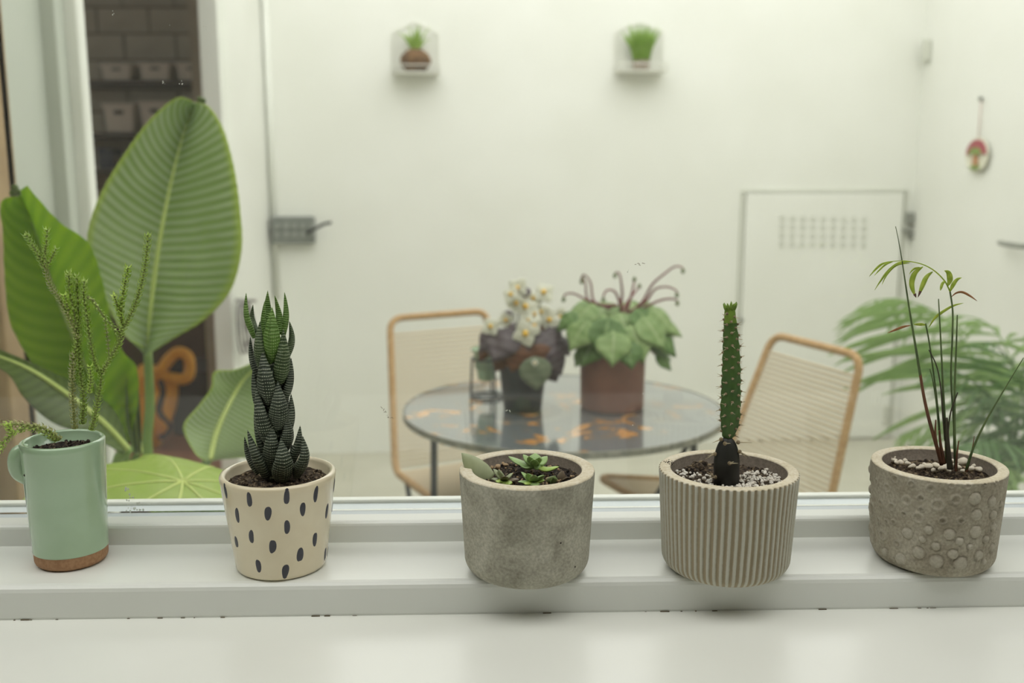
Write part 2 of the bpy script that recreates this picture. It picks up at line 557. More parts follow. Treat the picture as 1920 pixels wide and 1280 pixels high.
BACK_X = Vector((1, 0.10, 0)).normalized()
BACK_N = Vector((0.10, -1, 0)).normalized()      # towards the camera
BR = Matrix((BACK_X, -BACK_N, Vector((0, 0, 1)))).transposed()
d2 = thing('door_2', 'low white hatch door with ventilation holes in the back wall', None, on_back(1545, 700), kind='structure')
a = on_back(1392, 356); b_ = on_back(1698, 360)
mid = (a + b_) / 2; hw = (b_ - a).length / 2; ztop = mid.z
def back_box(mb, c, size):
    Mx = Matrix.Translation(c) @ BR.to_4x4()
    x, y, z = size[0] / 2, size[1] / 2, size[2] / 2
    vs = [(-x, -y, -z), (x, -y, -z), (x, y, -z), (-x, y, -z), (-x, -y, z), (x, -y, z), (x, y, z), (-x, y, z)]
    return mb.add(vs, [(0, 3, 2, 1), (4, 5, 6, 7), (0, 1, 5, 4), (1, 2, 6, 5), (2, 3, 7, 6), (3, 0, 4, 7)], None, Mx)
c = Vector((mid.x, mid.y, ztop / 2))
build('hatch_panel', back_box(MB(), c + BACK_N * 0.004, (2 * hw - 0.03, 0.03, ztop - 0.02)), M['wall'], d2, smooth=False, bevel=0.004)
mb = MB()
back_box(mb, Vector((mid.x, mid.y, ztop)) + BACK_N * 0.002, (2 * hw + 0.01, 0.02, 0.012))
for s in (-1, 1):
    back_box(mb, c + BACK_X * (s * hw) + BACK_N * 0.002, (0.012, 0.02, ztop))
build('hatch_gap', mb, M['seam'], d2, smooth=False)
rme = None
for r in range(4):
    for k in range(9):
        p = on_back(1467 + k * 19.2 + r * -0.5, 410 + r * 16 + k * 0.25, 0.021)
        if rme is None:
            mb = MB()
            ring = [(0.010 * cos(2 * pi * i / 14), 0, 0.010 * sin(2 * pi * i / 14)) for i in range(15)]
            mb.tube(ring, 0.0028, 5, caps=False)
            o = build('vent_hole', mb, M['seam'], d2, origin=Vector((0, 0, 0)))
            rme = o.data; bpy.data.objects.remove(o)
        instance('vent_hole', rme, d2, p, BR)
mb = MB(); p = on_back(1706, 408, 0.02); q = on_back(1712, 440, 0.02)
back_box(mb, p, (0.035, 0.03, 0.05)); back_box(mb, q, (0.03, 0.03, 0.04)); back_box(mb, on_back(1700, 432, 0.02), (0.05, 0.02, 0.016))
build('hatch_latch', mb, M['steel'], d2, smooth=False, bevel=0.004)
mb = MB(); mb.ball(on_back(1390, 600, 0.02), 0.012, 10, 6)
build('hatch_knob', mb, M['steel'], d2)
mb = MB(); back_box(mb, on_back(1660, 780, 0.012), (0.03, 0.02, 0.10))
build('hatch_hinge', mb, M['seam'], d2, smooth=False, bevel=0.004)

# hinge, nail, ornament and cable on the right wall
def on_right(px, py, off=0.0): return atx(px, py, XR - off)
p = on_right(1738, 95, 0.012)
tag(build('gate_hinge', MB().box(p, (0.02, 0.05, 0.09)).tube([p + Vector((-0.012, 0, -0.05)), p + Vector((-0.012, 0, 0.05))], 0.009, 8), M['seam'], None, smooth=False, bevel=0.003),
    'small painted hinge high in the right corner of the courtyard', 'hinge')

# ------------------------------------------------------------------ materials of the pots and plants
def soil_mat(name, c1, c2, speck):
    m, nt, b = new_mat(name)
    b.inputs['Roughness'].default_value = 0.95
    n = noise(nt, 260, 5)
    r = ramp(nt, n.outputs['Fac'], [(0.38, c1), (0.55, c2), (0.68, speck)])
    nt.links.new(r.outputs[0], b.inputs['Base Color'])
    bump(nt, b, n.outputs['Fac'], 0.9, 0.004)
    return m

M['soil'] = soil_mat('dark_soil', srgb(34, 28, 23), srgb(60, 50, 41), srgb(122, 108, 90))
M['soil_pale'] = soil_mat('crumbly_soil', srgb(42, 34, 27), srgb(84, 70, 54), srgb(158, 140, 110))
M['pebble'] = plain('white_pebble', srgb(236, 228, 210), srgb(218, 206, 184), 90, 0.6, 0.1)
M['pebble_tan'] = plain('tan_pebble', srgb(186, 160, 124), srgb(150, 124, 92), 120, 0.7, 0.2)
M['grit'] = plain('white_grit', srgb(240, 236, 226), srgb(218, 210, 196), 200, 0.8, 0.2)
M['terracotta'] = plain('raw_terracotta', srgb(176, 136, 100), srgb(158, 118, 84), 300, 0.75, 0.15, 0.0006)
M['mint'] = plain('mint_glaze', srgb(172, 198, 166), srgb(162, 188, 154), 18, 0.14, 0.0, coat=0.8)
M['cream'] = plain('cream_glaze', srgb(232, 221, 192), srgb(225, 212, 181), 25, 0.22, 0.0, coat=0.6)
M['spot'] = plain('slate_blue_paint', srgb(64, 64, 74), srgb(54, 54, 63), 60, 0.35)


def concrete(name, c1, c2, c3, pores=True):
    m, nt, b = new_mat(name)
    b.inputs['Roughness'].default_value = 0.85
    b.inputs['Specular IOR Level'].default_value = 0.25
    n1 = noise(nt, 38, 6, dist=0.6)
    n2 = noise(nt, 420, 2)
    r = ramp(nt, n1.outputs['Fac'], [(0.3, c1), (0.5, c2), (0.72, c3)])
    mix = N(nt, 'ShaderNodeMix', data_type='RGBA', blend_type='OVERLAY'); mix.inputs[0].default_value = 0.45
    r2 = ramp(nt, n2.outputs['Fac'], [(0.3, (0.3, 0.3, 0.3, 1)), (0.7, (0.7, 0.7, 0.7, 1))])
    nt.links.new(r.outputs[0], mix.inputs[6]); nt.links.new(r2.outputs[0], mix.inputs[7])
    out = mix.outputs[2]
    h = n2.outputs['Fac']
    if pores:
        tc = N(nt, 'ShaderNodeTexCoord'); v = N(nt, 'ShaderNodeTexVoronoi'); v.inputs['Scale'].default_value = 85
        nt.links.new(tc.outputs['Object'], v.inputs['Vector'])
        sepc = N(nt, 'ShaderNodeSeparateColor'); nt.links.new(v.outputs['Color'], sepc.inputs[0])
        th = N(nt, 'ShaderNodeMath', operation='MULTIPLY_ADD'); nt.links.new(sepc.outputs[0], th.inputs[0]); th.inputs[1].default_value = -0.34; nt.links.new(v.outputs['Distance'], th.inputs[2])
        pr = ramp(nt, th.outputs[0], [(0.0, (0, 0, 0, 1)), (0.0001, (0, 0, 0, 1)), (0.02, (1, 1, 1, 1))])
        pr.color_ramp.elements[0].position = 0.0
        # only the rare cells whose random value is high keep a pore
        sel = N(nt, 'ShaderNodeMath', operation='GREATER_THAN'); nt.links.new(sepc.outputs[1], sel.inputs[0]); sel.inputs[1].default_value = 0.80
        d = N(nt, 'ShaderNodeMath', operation='LESS_THAN'); nt.links.new(v.outputs['Distance'], d.inputs[0]); d.inputs[1].default_value = 0.085
        mm = N(nt, 'ShaderNodeMath', operation='MULTIPLY'); nt.links.new(sel.outputs[0], mm.inputs[0]); nt.links.new(d.outputs[0], mm.inputs[1])
        mx = N(nt, 'ShaderNodeMix', data_type='RGBA'); nt.links.new(mm.outputs[0], mx.inputs[0]); nt.links.new(out, mx.inputs[6]); mx.inputs[7].default_value = srgb(46, 40, 34)
        out = mx.outputs[2]
    nt.links.new(out, b.inputs['Base Color'])
    bump(nt, b, h, 0.25, 0.0008)
    return m

M['concrete'] = concrete('smooth_concrete', srgb(144, 141, 127), srgb(168, 165, 150), srgb(182, 180, 165))
M['concrete_rim'] = concrete('worn_concrete_rim', srgb(206, 195, 168), srgb(218, 208, 184), srgb(226, 218, 198), False)
M['concrete_in'] = concrete('concrete_inside', srgb(120, 110, 98), srgb(130, 120, 108), srgb(138, 128, 116), False)
M['dimple'] = concrete('dimpled_concrete', srgb(146, 138, 121), srgb(162, 155, 138), srgb(174, 168, 152), False)

# raised rings and studs of the dimpled pot are rubbed paler
nt = M['dimple'].node_tree; b = nt.nodes['Principled BSDF']
src = b.inputs['Base Color'].links[0].from_socket
at_ = N(nt, 'ShaderNodeAttribute', attribute_name='relief')
fm = N(nt, 'ShaderNodeMath', operation='MULTIPLY'); fm.use_clamp = True; nt.links.new(at_.outputs['Fac'], fm.inputs[0]); fm.inputs[1].default_value = 0.40
mx = N(nt, 'ShaderNodeMix', data_type='RGBA'); nt.links.new(fm.outputs[0], mx.inputs[0]); nt.links.new(src, mx.inputs[6]); mx.inputs[7].default_value = srgb(186, 182, 168)
nt.links.new(mx.outputs[2], b.inputs['Base Color'])
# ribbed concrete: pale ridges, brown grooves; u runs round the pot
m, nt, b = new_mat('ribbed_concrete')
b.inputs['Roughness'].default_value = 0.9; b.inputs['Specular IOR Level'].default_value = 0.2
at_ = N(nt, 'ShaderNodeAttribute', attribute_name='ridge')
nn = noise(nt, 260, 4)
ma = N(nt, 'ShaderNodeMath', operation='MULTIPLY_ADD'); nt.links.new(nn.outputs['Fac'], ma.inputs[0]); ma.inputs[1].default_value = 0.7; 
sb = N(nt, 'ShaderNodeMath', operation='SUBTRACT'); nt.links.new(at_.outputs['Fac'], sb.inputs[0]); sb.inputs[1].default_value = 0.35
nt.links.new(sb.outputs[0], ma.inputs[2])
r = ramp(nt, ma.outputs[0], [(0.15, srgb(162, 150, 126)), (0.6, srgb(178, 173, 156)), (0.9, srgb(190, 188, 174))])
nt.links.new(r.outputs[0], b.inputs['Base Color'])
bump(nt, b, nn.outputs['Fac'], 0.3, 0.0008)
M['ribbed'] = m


def haworthia_mat(name, c1, c2, wht):
    m, nt, b = new_mat(name)
    b.inputs['Roughness'].default_value = 0.42
    b.inputs['Specular IOR Level'].default_value = 0.35
    tc = N(nt, 'ShaderNodeTexCoord'); sep = N(nt, 'ShaderNodeSeparateXYZ'); nt.links.new(tc.outputs['UV'], sep.inputs[0])
    n = noise(nt, 120, 2)
    base = ramp(nt, n.outputs['Fac'], [(0.35, c1), (0.65, c2)])
    # rows of pale tubercles across the leaf
    jit = N(nt, 'ShaderNodeMath', operation='MULTIPLY_ADD'); nt.links.new(n.outputs['Fac'], jit.inputs[0]); jit.inputs[1].default_value = 0.05; nt.links.new(sep.outputs[1], jit.inputs[2])
    va = N(nt, 'ShaderNodeMath', operation='MULTIPLY'); nt.links.new(jit.outputs[0], va.inputs[0]); va.inputs[1].default_value = 2 * pi * 19
    vs = N(nt, 'ShaderNodeMath', operation='SINE'); nt.links.new(va.outputs[0], vs.inputs[0])
    ua = N(nt, 'ShaderNodeMath', operation='MULTIPLY'); nt.links.new(sep.outputs[0], ua.inputs[0]); ua.inputs[1].default_value = 2 * pi * 26
    us = N(nt, 'ShaderNodeMath', operation='SINE'); nt.links.new(ua.outputs[0], us.inputs[0])
    um = N(nt, 'ShaderNodeMath', operation='MULTIPLY_ADD'); nt.links.new(us.outputs[0], um.inputs[0]); um.inputs[1].default_value = 0.33; nt.links.new(vs.outputs[0], um.inputs[2])
    nz = N(nt, 'ShaderNodeMath', operation='MULTIPLY_ADD'); nt.links.new(n.outputs['Fac'], nz.inputs[0]); nz.inputs[1].default_value = 0.5; nt.links.new(um.outputs[0], nz.inputs[2])
    mask = ramp(nt, nz.outputs[0], [(0.94, (0, 0, 0, 1)), (1.0, (1, 1, 1, 1))])
    h = N(nt, 'ShaderNodeMath', operation='MULTIPLY_ADD'); nt.links.new(nz.outputs[0], h.inputs[0]); h.inputs[1].default_value = 0.7; h.inputs[2].default_value = 0
    mk = N(nt, 'ShaderNodeMath', operation='GREATER_THAN'); nt.links.new(nz.outputs[0], mk.inputs[0]); mk.inputs[1].default_value = 1.12
    mx = N(nt, 'ShaderNodeMix', data_type='RGBA'); nt.links.new(mk.outputs[0], mx.inputs[0]); nt.links.new(base.outputs[0], mx.inputs[6]); mx.inputs[7].default_value = wht
    nt.links.new(mx.outputs[2], b.inputs['Base Color'])
    bump(nt, b, nz.outputs[0], 0.5, 0.0008)
    return m

M['haw_old'] = haworthia_mat('dark_haworthia', srgb(48, 58, 46), srgb(60, 72, 56), srgb(188, 194, 172))
M['haw_young'] = haworthia_mat('green_haworthia', srgb(86, 122, 48), srgb(104, 140, 62), srgb(164, 190, 122))
M['haw_mid'] = haworthia_mat('mid_haworthia', srgb(58, 76, 46), srgb(70, 90, 54), srgb(176, 188, 150))
M['sprig'] = leaf_mat('sprig_green', srgb(180, 206, 104), srgb(206, 226, 136), None, 1, 0.3, 0.4, nscale=90, stripe=0)
M['sprig_tip'] = leaf_mat('sprig_tip_green', srgb(196, 222, 108), srgb(216, 236, 136), None, 1, 0.3, 0.4, nscale=90, stripe=0)
M['sprig_old'] = leaf_mat('sprig_old', srgb(190, 194, 130), srgb(210, 212, 156), None, 1, 0.25, 0.4, nscale=90, stripe=0)
M['sprig_stem'] = plain('sprig_stem', srgb(160, 170, 104), srgb(142, 152, 90), 90, 0.6)
M['cactus'] = plain('cactus_green', srgb(76, 106, 44), srgb(58, 88, 38), 40, 0.5)
M['cactus_tip'] = plain('cactus_tip', srgb(124, 152, 54), srgb(104, 134, 48), 40, 0.5)
M['cactus_old'] = plain('cactus_old', srgb(40, 40, 34), srgb(32, 32, 28), 60, 0.5)
M['spine'] = plain('spine', srgb(196, 184, 154), srgb(170, 156, 126), 90, 0.6)
M['areole'] = plain('areole', srgb(150, 134, 104), srgb(120, 106, 82), 200, 0.9)
M['reed'] = plain('reed_green', srgb(96, 116, 66), srgb(76, 94, 56), 60, 0.5)
M['reed_brown'] = plain('reed_brown', srgb(124, 82, 56), srgb(92, 60, 42), 60, 0.6)
M['reed_dark'] = plain('reed_dark', srgb(70, 66, 48), srgb(54, 50, 38), 60, 0.6)
M['leaflet'] = leaf_mat('yellow_green_leaflet', srgb(206, 220, 108), srgb(188, 208, 92), None, 3, 0.5)
M['leaflet_tip'] = plain('scorched_tip', srgb(96, 64, 52), srgb(70, 46, 40), 90, 0.7)
M['leaflet_dry'] = plain('dry_leaflet', srgb(176, 124, 74), srgb(140, 96, 60), 90, 0.7)
M['succ'] = plain('succulent_green', srgb(166, 194, 130), srgb(142, 172, 106), 60, 0.4)
M['succ_grey'] = plain('succulent_grey', srgb(172, 180, 142), srgb(152, 160, 122), 60, 0.45)
M['succ_purple'] = plain('succulent_purple', srgb(122, 112, 90), srgb(110, 96, 80), 60, 0.45)
M['succ_lime'] = plain('succulent_lime', srgb(184, 208, 110), srgb(164, 194, 94), 60, 0.4)


# ------------------------------------------------------------------ pots on the sill
def pot_profile(r_top, r_bot, h, wall, rb=0.012, rim=0.002, depth=0.03, nb=8, nside=16):
    """closed pot: foot, rounded base edge, side, rounded rim, inside; returns profile and index of rim rows"""
    p = [(0.0005, 0.0), (r_bot - rb, 0.0)]
    for i in range(1, nb + 1):
        a = pi / 2 * i / nb
        p.append((r_bot - rb + rb * sin(a), rb - rb * cos(a)))
    for i in range(1, nside + 1):
        t = i / nside
        p.append((r_bot + (r_top - r_bot) * t, rb + (h - rb - rim) * t))
    k0 = len(p) - 1
    p += [(r_top - rim * 0.3, h - rim * 0.3), (r_top - rim, h), (r_top - wall + rim, h), (r_top - wall + rim * 0.3, h - rim * 0.3), (r_top - wall, h - rim)]
    k1 = len(p) - 1
    p += [(r_top - wall - 0.001, h - depth), (0.0005, h - depth)]
    return p, k0, k1


def soil_disc(name, c, r, z, mat, parent, amp=0.003, seed=1, tilt=0.0):
    rs = random.Random(seed)
    mb = MB(); rings = 14; seg = 40
    vs = [(c[0], c[1], z)]; fs = []
    for i in range(1, rings + 1):
        for k in range(seg):
            a = 2 * pi * k / seg; rr = r * i / rings
            zz = z + rs.uniform(-amp, amp) * (0.3 if i == rings else 1) + tilt * rr * cos(a)
            vs.append((c[0] + rr * cos(a), c[1] + rr * sin(a), zz))
    for k in range(seg):
        k2 = (k + 1) % seg
        fs.append((0, 1 + k, 1 + k2))
        for i in range(rings - 1):
            a = 1 + i * seg
            fs.append((a + k, a + seg + k, a + seg + k2, a + k2))
    mb.add(vs, fs)
    # crumbs
    for i in range(130):
        a = rs.uniform(0, 2 * pi); q = r * 0.96 * sqrt(rs.random()); s = rs.uniform(0.0006, 0.0020)
        mb.ball((c[0] + q * cos(a), c[1] + q * sin(a), z + amp * 0.5 + tilt * q * cos(a)), (s, s * rs.uniform(0.6, 1.2), s * 0.8), 5, 4, Euler((rs.random() * 3, rs.random() * 3, rs.random() * 3)).to_matrix().to_4x4())
    o = build(name, mb, mat, parent, smooth=False)
    o['kind'] = 'stuff'
    return o


def pebble_mesh(name, mat, seed):
    rs = random.Random(seed)
    mb = MB(); mb.ball((0, 0, 0), 1.0, 10, 7)
    for i, p in enumerate(mb.v):
        d = p.normalized()
        mb.v[i] = p * (1 + 0.10 * sin(3 * d.x + seed) + 0.08 * sin(4 * d.y + 2 * d.z + seed * 2)) 
    o = build(name, mb, mat, None)
    me = o.data; bpy.data.objects.remove(o)
    return me

PEB = [pebble_mesh('pebble', M['pebble'], i) for i in range(3)]
PEBT = [pebble_mesh('tan_pebble', M['pebble_tan'], i + 5) for i in range(2)]


def pebble(parent, p, s, rs, lib):
    return instance('pebble', rs.choice(lib), parent, p, Euler((rs.uniform(-.4, .4), rs.uniform(-.4, .4), rs.uniform(0, 6))).to_matrix(),
                    (s, s * rs.uniform(0.7, 0.95), s * rs.uniform(0.55, 0.8)))


# ---- 1: mint cup with sprigs
C1 = at(117, 822, 0.858); C1 = Vector((C1.x, 0.858, SILL_Z))
cup = thing('potted_sprig_succulent', 'upright sprigged succulent in a glazed mint green cup with bare clay foot', 'potted plant', C1)
H1 = at(117, 822, 0.858).z - SILL_Z
RT, RB_ = 0.0350, 0.0312
prof, k0, k1 = pot_profile(RT, RB_, H1, 0.0042, 0.006, 0.0016, 0.016, 6, 24)
foot_z = 0.0135
mbu = MB(); mbf = MB()
foot = [q for q in prof if q[1] <= foot_z and prof.index(q) < k0]
zi = len(foot)
foot.append((RB_ + (RT - RB_) * foot_z / H1, foot_z))
upper = [(foot[-1][0] + 0.0002, foot_z - 0.0006), (foot[-1][0] + 0.0006, foot_z + 0.0004)] + [(q[0] + 0.0005, q[1]) for q in prof[zi:k0 + 1] if q[1] > foot_z + 0.001] + prof[k0 + 1:]
mbf.lathe(foot, C1, 64)
build('clay_foot', mbf, M['terracotta'], cup)
mbu.lathe(upper, C1, 64)
body = build('cup_body', mbu, M['mint'], cup)
# handle lug on the left, flush with the rim
def cs(a, r, z): return C1 + Vector((r * cos(a), r * sin(a), z))
ha = pi + 0.42
hp = [cs(ha, RT - 0.006, H1 - 0.0090), cs(ha, RT - 0.001, H1 - 0.0085), cs(ha, RT + 0.0020, H1 - 0.012), cs(ha, RT + 0.0030, H1 - 0.019), cs(ha, RT + 0.0015, H1 - 0.026), cs(ha, RT - 0.004, H1 - 0.031), cs(ha, RT - 0.008, H1 - 0.034)]
build('cup_handle', MB().tube(vspline(hp, 22), [0.0074] * 22, 16, flat=0.85, nrm=(0, 0, 1)), M['mint'], body)
p = at(52, 881, 0.858 - 0.028)
build('glaze_pinhole', MB().ball(cs(atan2(-0.026, -0.025), 0.0342, H1 - 0.026), (0.0012, 0.0012, 0.0012), 8, 6), M['soil'], body)
soil_disc('soil', C1, RT - 0.0048, SILL_Z + H1 - 0.0105, M['soil'], cup, 0.0014, 2)
rs = random.Random(11)
for i in range(4):
    pebble(cup, C1 + Vector((rs.uniform(-.006, .016), rs.uniform(-.024, -.010), H1 - 0.0090)), 0.0021, rs, PEBT)


def cc(x, y, o=(0, 400), s=2.56): return (o[0] + x / s, o[1] + y / s)

def sprig(name, pts, Y0, Y1, r, parent, mats, dens=1.0, leaf=0.0040, seed=0, tipn=0):
    """stem along pixel points plus its many tiny pointed leaves"""
    rs = random.Random(seed)
    P = []
    for i, (x, y) in enumerate(pts):
        px, py = cc(x, y); t = i / (len(pts) - 1)
        P.append(at(px, py, Y0 + (Y1 - Y0) * t))
    L = sum((b - a).length for a, b in zip(P, P[1:]))
    leaf *= 1.3
    n = max(6, int(L / 0.0024 * dens))
    S = vspline(P, n)
    st = build(name, MB().tube(S, [r * (1 - 0.5 * i / n) for i in range(n)], 6), mats[0], parent)
    mb = MB()
    for i, p in enumerate(S):
        T = (S[min(n - 1, i + 1)] - S[max(0, i - 1)]).normalized()
        A = T.cross(Vector((0.3, 1, 0.2))).normalized(); B = T.cross(A)
        t = i / n
        for k in range(4):
            a = i * 0.85 + k * pi / 2 + rs.uniform(-.25, .25)
            D = A * cos(a) + B * sin(a)
            ll = leaf * rs.uniform(0.8, 1.15) * (0.75 if t > 0.97 else 1)
            up = 0.55 + 0.7 * max(0, t - 0.85) * 5
            q0 = p + D * r * 0.4
            q1 = q0 + (D * 0.75 + T * up * 0.35) * ll * 0.55
            q2 = q1 + (D * 0.45 + T * (up + 0.35)) * ll * 0.5
            W = T.cross(D) * ll * 0.22
            TH = (T - D * 0.3) * ll * 0.10
            mb.add([q0 - W * .7, q0 + W * .7, q1 + W, q1 - W, q2, q1 + TH, q0 + TH],
                   [(0, 1, 2, 3), (3, 2, 4), (0, 3, 5, 6), (2, 1, 6, 5), (3, 4, 5), (4, 2, 5), (1, 0, 6)])
    fo = build('small_leaves', mb, mats[1], st, smooth=False)
    fo['kind'] = 'stuff'
    return st

G0 = (M['sprig_stem'], M['sprig']); G1 = (M['sprig_stem'], M['sprig_tip']); G2 = (M['sprig_stem'], M['sprig_old'])
Yc = 0.855
sprig('stem', [(360, 1035), (350, 900), (346, 760), (352, 680)], Yc, Yc, 0.0012, cup, G2, 1, 0.0042, 1)
sprig('stem', [(352, 690), (372, 590), (355, 470), (335, 380), (330, 285)], Yc, Yc - .004, 0.0013, cup, G0, 1.1, 0.0044, 2)
sprig('stem', [(395, 1010), (402, 880), (385, 760), (378, 620), (375, 470), (368, 300)], Yc + .005, Yc + .002, 0.0013, cup, G0, 1.1, 0.0044, 3)
sprig('stem', [(374, 600), (330, 500), (285, 410), (245, 350), (225, 300), (212, 250)], Yc - .003, Yc - .010, 0.0010, cup, G2, 1.0, 0.0036, 4)
sprig('stem', [(214, 262), (195, 220), (165, 170), (128, 105)], Yc - .010, Yc - .012, 0.0012, cup, G0, 1.2, 0.0038, 5)
sprig('stem', [(214, 250), (215, 200), (222, 140), (226, 80)], Yc - .010, Yc - .008, 0.0012, cup, G0, 1.2, 0.0038, 6)
sprig('stem', [(222, 260), (245, 220), (268, 170)], Yc - .010, Yc - .006, 0.0011, cup, G0, 1.2, 0.0036, 7)
sprig('stem', [(330, 470), (318, 420), (310, 390)], Yc - .004, Yc - .008, 0.0010, cup, G1, 1.1, 0.0036, 8)
sprig('stem', [(440, 1040), (462, 940), (480, 840), (488, 750)], Yc + .002, Yc, 0.0014, cup, G0, 1, 0.0042, 9)
sprig('stem', [(470, 760), (448, 690), (432, 610), (418, 500), (402, 400), (405, 325)], Yc + .002, Yc - .002, 0.0012, cup, G0, 1.1, 0.0042, 10)
sprig('stem', [(418, 400), (450, 420), (480, 470), (520, 520), (560, 565)], Yc - .002, Yc - .004, 0.0012, cup, G0, 1.0, 0.0034, 11)
sprig('stem', [(486, 770), (530, 690), (572, 620), (580, 570), (620, 500), (658, 410), (688, 300), (703, 200), (709, 105)], Yc, Yc - .012, 0.0013, cup, G0, 1.1, 0.0040, 12)
sprig('stem', [(590, 540), (578, 470), (590, 390), (615, 260)], Yc - .003, Yc - .010, 0.0013, cup, G1, 1.15, 0.0042, 13)
sprig('stem', [(580, 490), (562, 440), (548, 395)], Yc - .004, Yc - .010, 0.0012, cup, G1, 1.2, 0.0040, 14)
sprig('stem', [(525, 690), (515, 590), (500, 500)], Yc + .006, Yc + .008, 0.0007, cup, G2, 0.8, 0.0028, 15)
sprig('stem', [(428, 860), (436, 800), (432, 735)], Yc - .004, Yc - .006, 0.0010, cup, G1, 1, 0.0036, 16)
sprig('stem', [(290, 1085), (245, 1050), (195, 1025), (130, 1015), (60, 1010), (-30, 1015)], Yc - .016, Yc - .035, 0.0013, cup, G2, 1, 0.0042, 17)
sprig('stem', [(270, 1090), (230, 1060), (150, 1030), (90, 1040), (40, 1075), (10, 1110), (-15, 1150)], Yc - .018, Yc - .046, 0.0013, cup, G0, 1, 0.0042, 18)
sprig('stem', [(60, 1060), (45, 1040), (38, 1010)], Yc - .040, Yc - .042, 0.0011, cup, G1, 1, 0.0040, 19)

# ---- 2: cream pot with painted spots and a tower haworthia
Y2 = 0.848
C2 = at(521, 882, Y2); H2 = C2.z - SILL_Z; C2 = Vector((C2.x, Y2, SILL_Z))
haw = thing('potted_haworthia', 'dark warty tower succulent in a cream pot with slate blue painted spots', 'potted plant', C2)
R2T, R2B = 0.0506, 0.0402
prof, k0, k1 = pot_profile(R2T, R2B, H2, 0.0058, 0.005, 0.0026, 0.014, 6, 20)
pot2 = build('pot', MB().lathe(prof, C2, 72), M['cream'], haw)
def pot2_r(z): return R2B + (R2T - R2B) * max(0, min(1, (z - 0.005) / (H2 - 0.0076)))
def hit_pot2(px, py):
    d = px_ray(px, py); best = None
    for i in range(900):
        t = 0.72 + i * 0.0003
        p = Vector((0, 0, CAM_Z)) + d * t
        q = p - C2
        if 0 < q.z < H2 and sqrt(q.x ** 2 + q.y ** 2) <= pot2_r(q.z):
            return atan2(q.y, q.x), q.z
    return None
spots = [(98, 430, 26, 112), (288, 497, 44, 112), (587, 475, 44, 112), (820, 453, 46, 124), (966, 382, 14, 116), (192, 622, 38, 118), (437, 607, 54, 112),
         (716, 573, 44, 112), (908, 588, 26, 116), (590, 716, 44, 108), (305, 792, 38, 104), (475, 872, 50, 112), (813, 815, 42, 116), (695, 937, 52, 120),
         (896, 930, 26, 108), (362, 1027, 42, 106), (577, 1067, 56, 110), (184, 835, 26, 100)]
rs = random.Random(5)
def spot(a0, z0, da, dz):
    mb = MB(); n = 20; ph = rs.uniform(0, 6)
    vs = []; rings = 3
    for rg in range(rings + 1):
        for k in range(n):
            a = 2 * pi * k / n; q = rg / rings * (1 + 0.05 * sin(2 * a) ** 2 + 0.07 * sin(2 * a + ph) + 0.05 * sin(3 * a + ph * 2))
            z = z0 + dz * q * sin(a); th = a0 + da * q * cos(a) + 0.10 * da * sin(a) * q
            r = pot2_r(z) + (0.00035 if rg < rings else -0.0002)
            vs.append(C2 + Vector((r * cos(th), r * sin(th), z)))
    fs = [(rg * n + k, rg * n + (k + 1) % n, (rg + 1) * n + (k + 1) % n, (rg + 1) * n + k) for rg in range(rings) for k in range(n)]
    mb.add(vs, fs)
    build('painted_spot', mb, M['spot'], pot2)
for (x, y, w, h) in spots:
    ha_ = hit_pot2(400 + x / 4.268, 820 + y / 4.268)
    if not ha_: continue
    spot(ha_[0], ha_[1], 0.0029 / pot2_r(ha_[1]) * (1.0 if w < 50 else 1.15), 0.0071 * h / 112)
for i in range(18):
    spot(rs.uniform(0.15, pi - 0.15), 0.012 + (i % 4) * 0.019 + rs.uniform(-.003, .003), 0.055, 0.006)
soil_disc('soil', C2, R2T - 0.0066, SILL_Z + H2 - 0.0095, M['soil_pale'], haw, 0.0022, 4)

def fleshy(mb, base, mid, tip, w, th, face, n=14, seg=12, keel=0.35, blunt=1.0):
    """thick pointed leaf from base over mid to tip; w half width, th half thickness, face = outward normal"""
    S = vspline([base, mid, tip], n)
    vs = []; uv = []; fs = []
    face = Vector(face).normalized()
    for i in range(n):
        t = i / (n - 1)
        T = (S[min(n - 1, i + 1)] - S[max(0, i - 1)]).normalized()
        U = T.cross(face).normalized(); F = U.cross(T).normalized()
        prof = (0.62 + 0.38 * sin(min(1, t / 0.35) * pi / 2)) * (1 - max(0, (t - 0.3) / 0.7) ** (1.5 * blunt))
        prof = max(prof, 0.015)
        for k in range(seg):
            a = 2 * pi * k / seg
            bul = th * (1 + keel * (cos(a) ** 8 if cos(a) > 0 else 0))
            vs.append(S[i] + U * (sin(a) * w * prof) + F * (cos(a) * bul * (prof ** 0.8)))
            uv.append((k / seg, t))
    for i in range(n - 1):
        for k in range(seg):
            k2 = (k + 1) % seg
            fs.append((i * seg + k, i * seg + k2, (i + 1) * seg + k2, (i + 1) * seg + k))
    fs.append(tuple(range(seg - 1, -1, -1))); fs.append(tuple((n - 1) * seg + k for k in range(seg)))
    mb.add(vs, fs, uv)

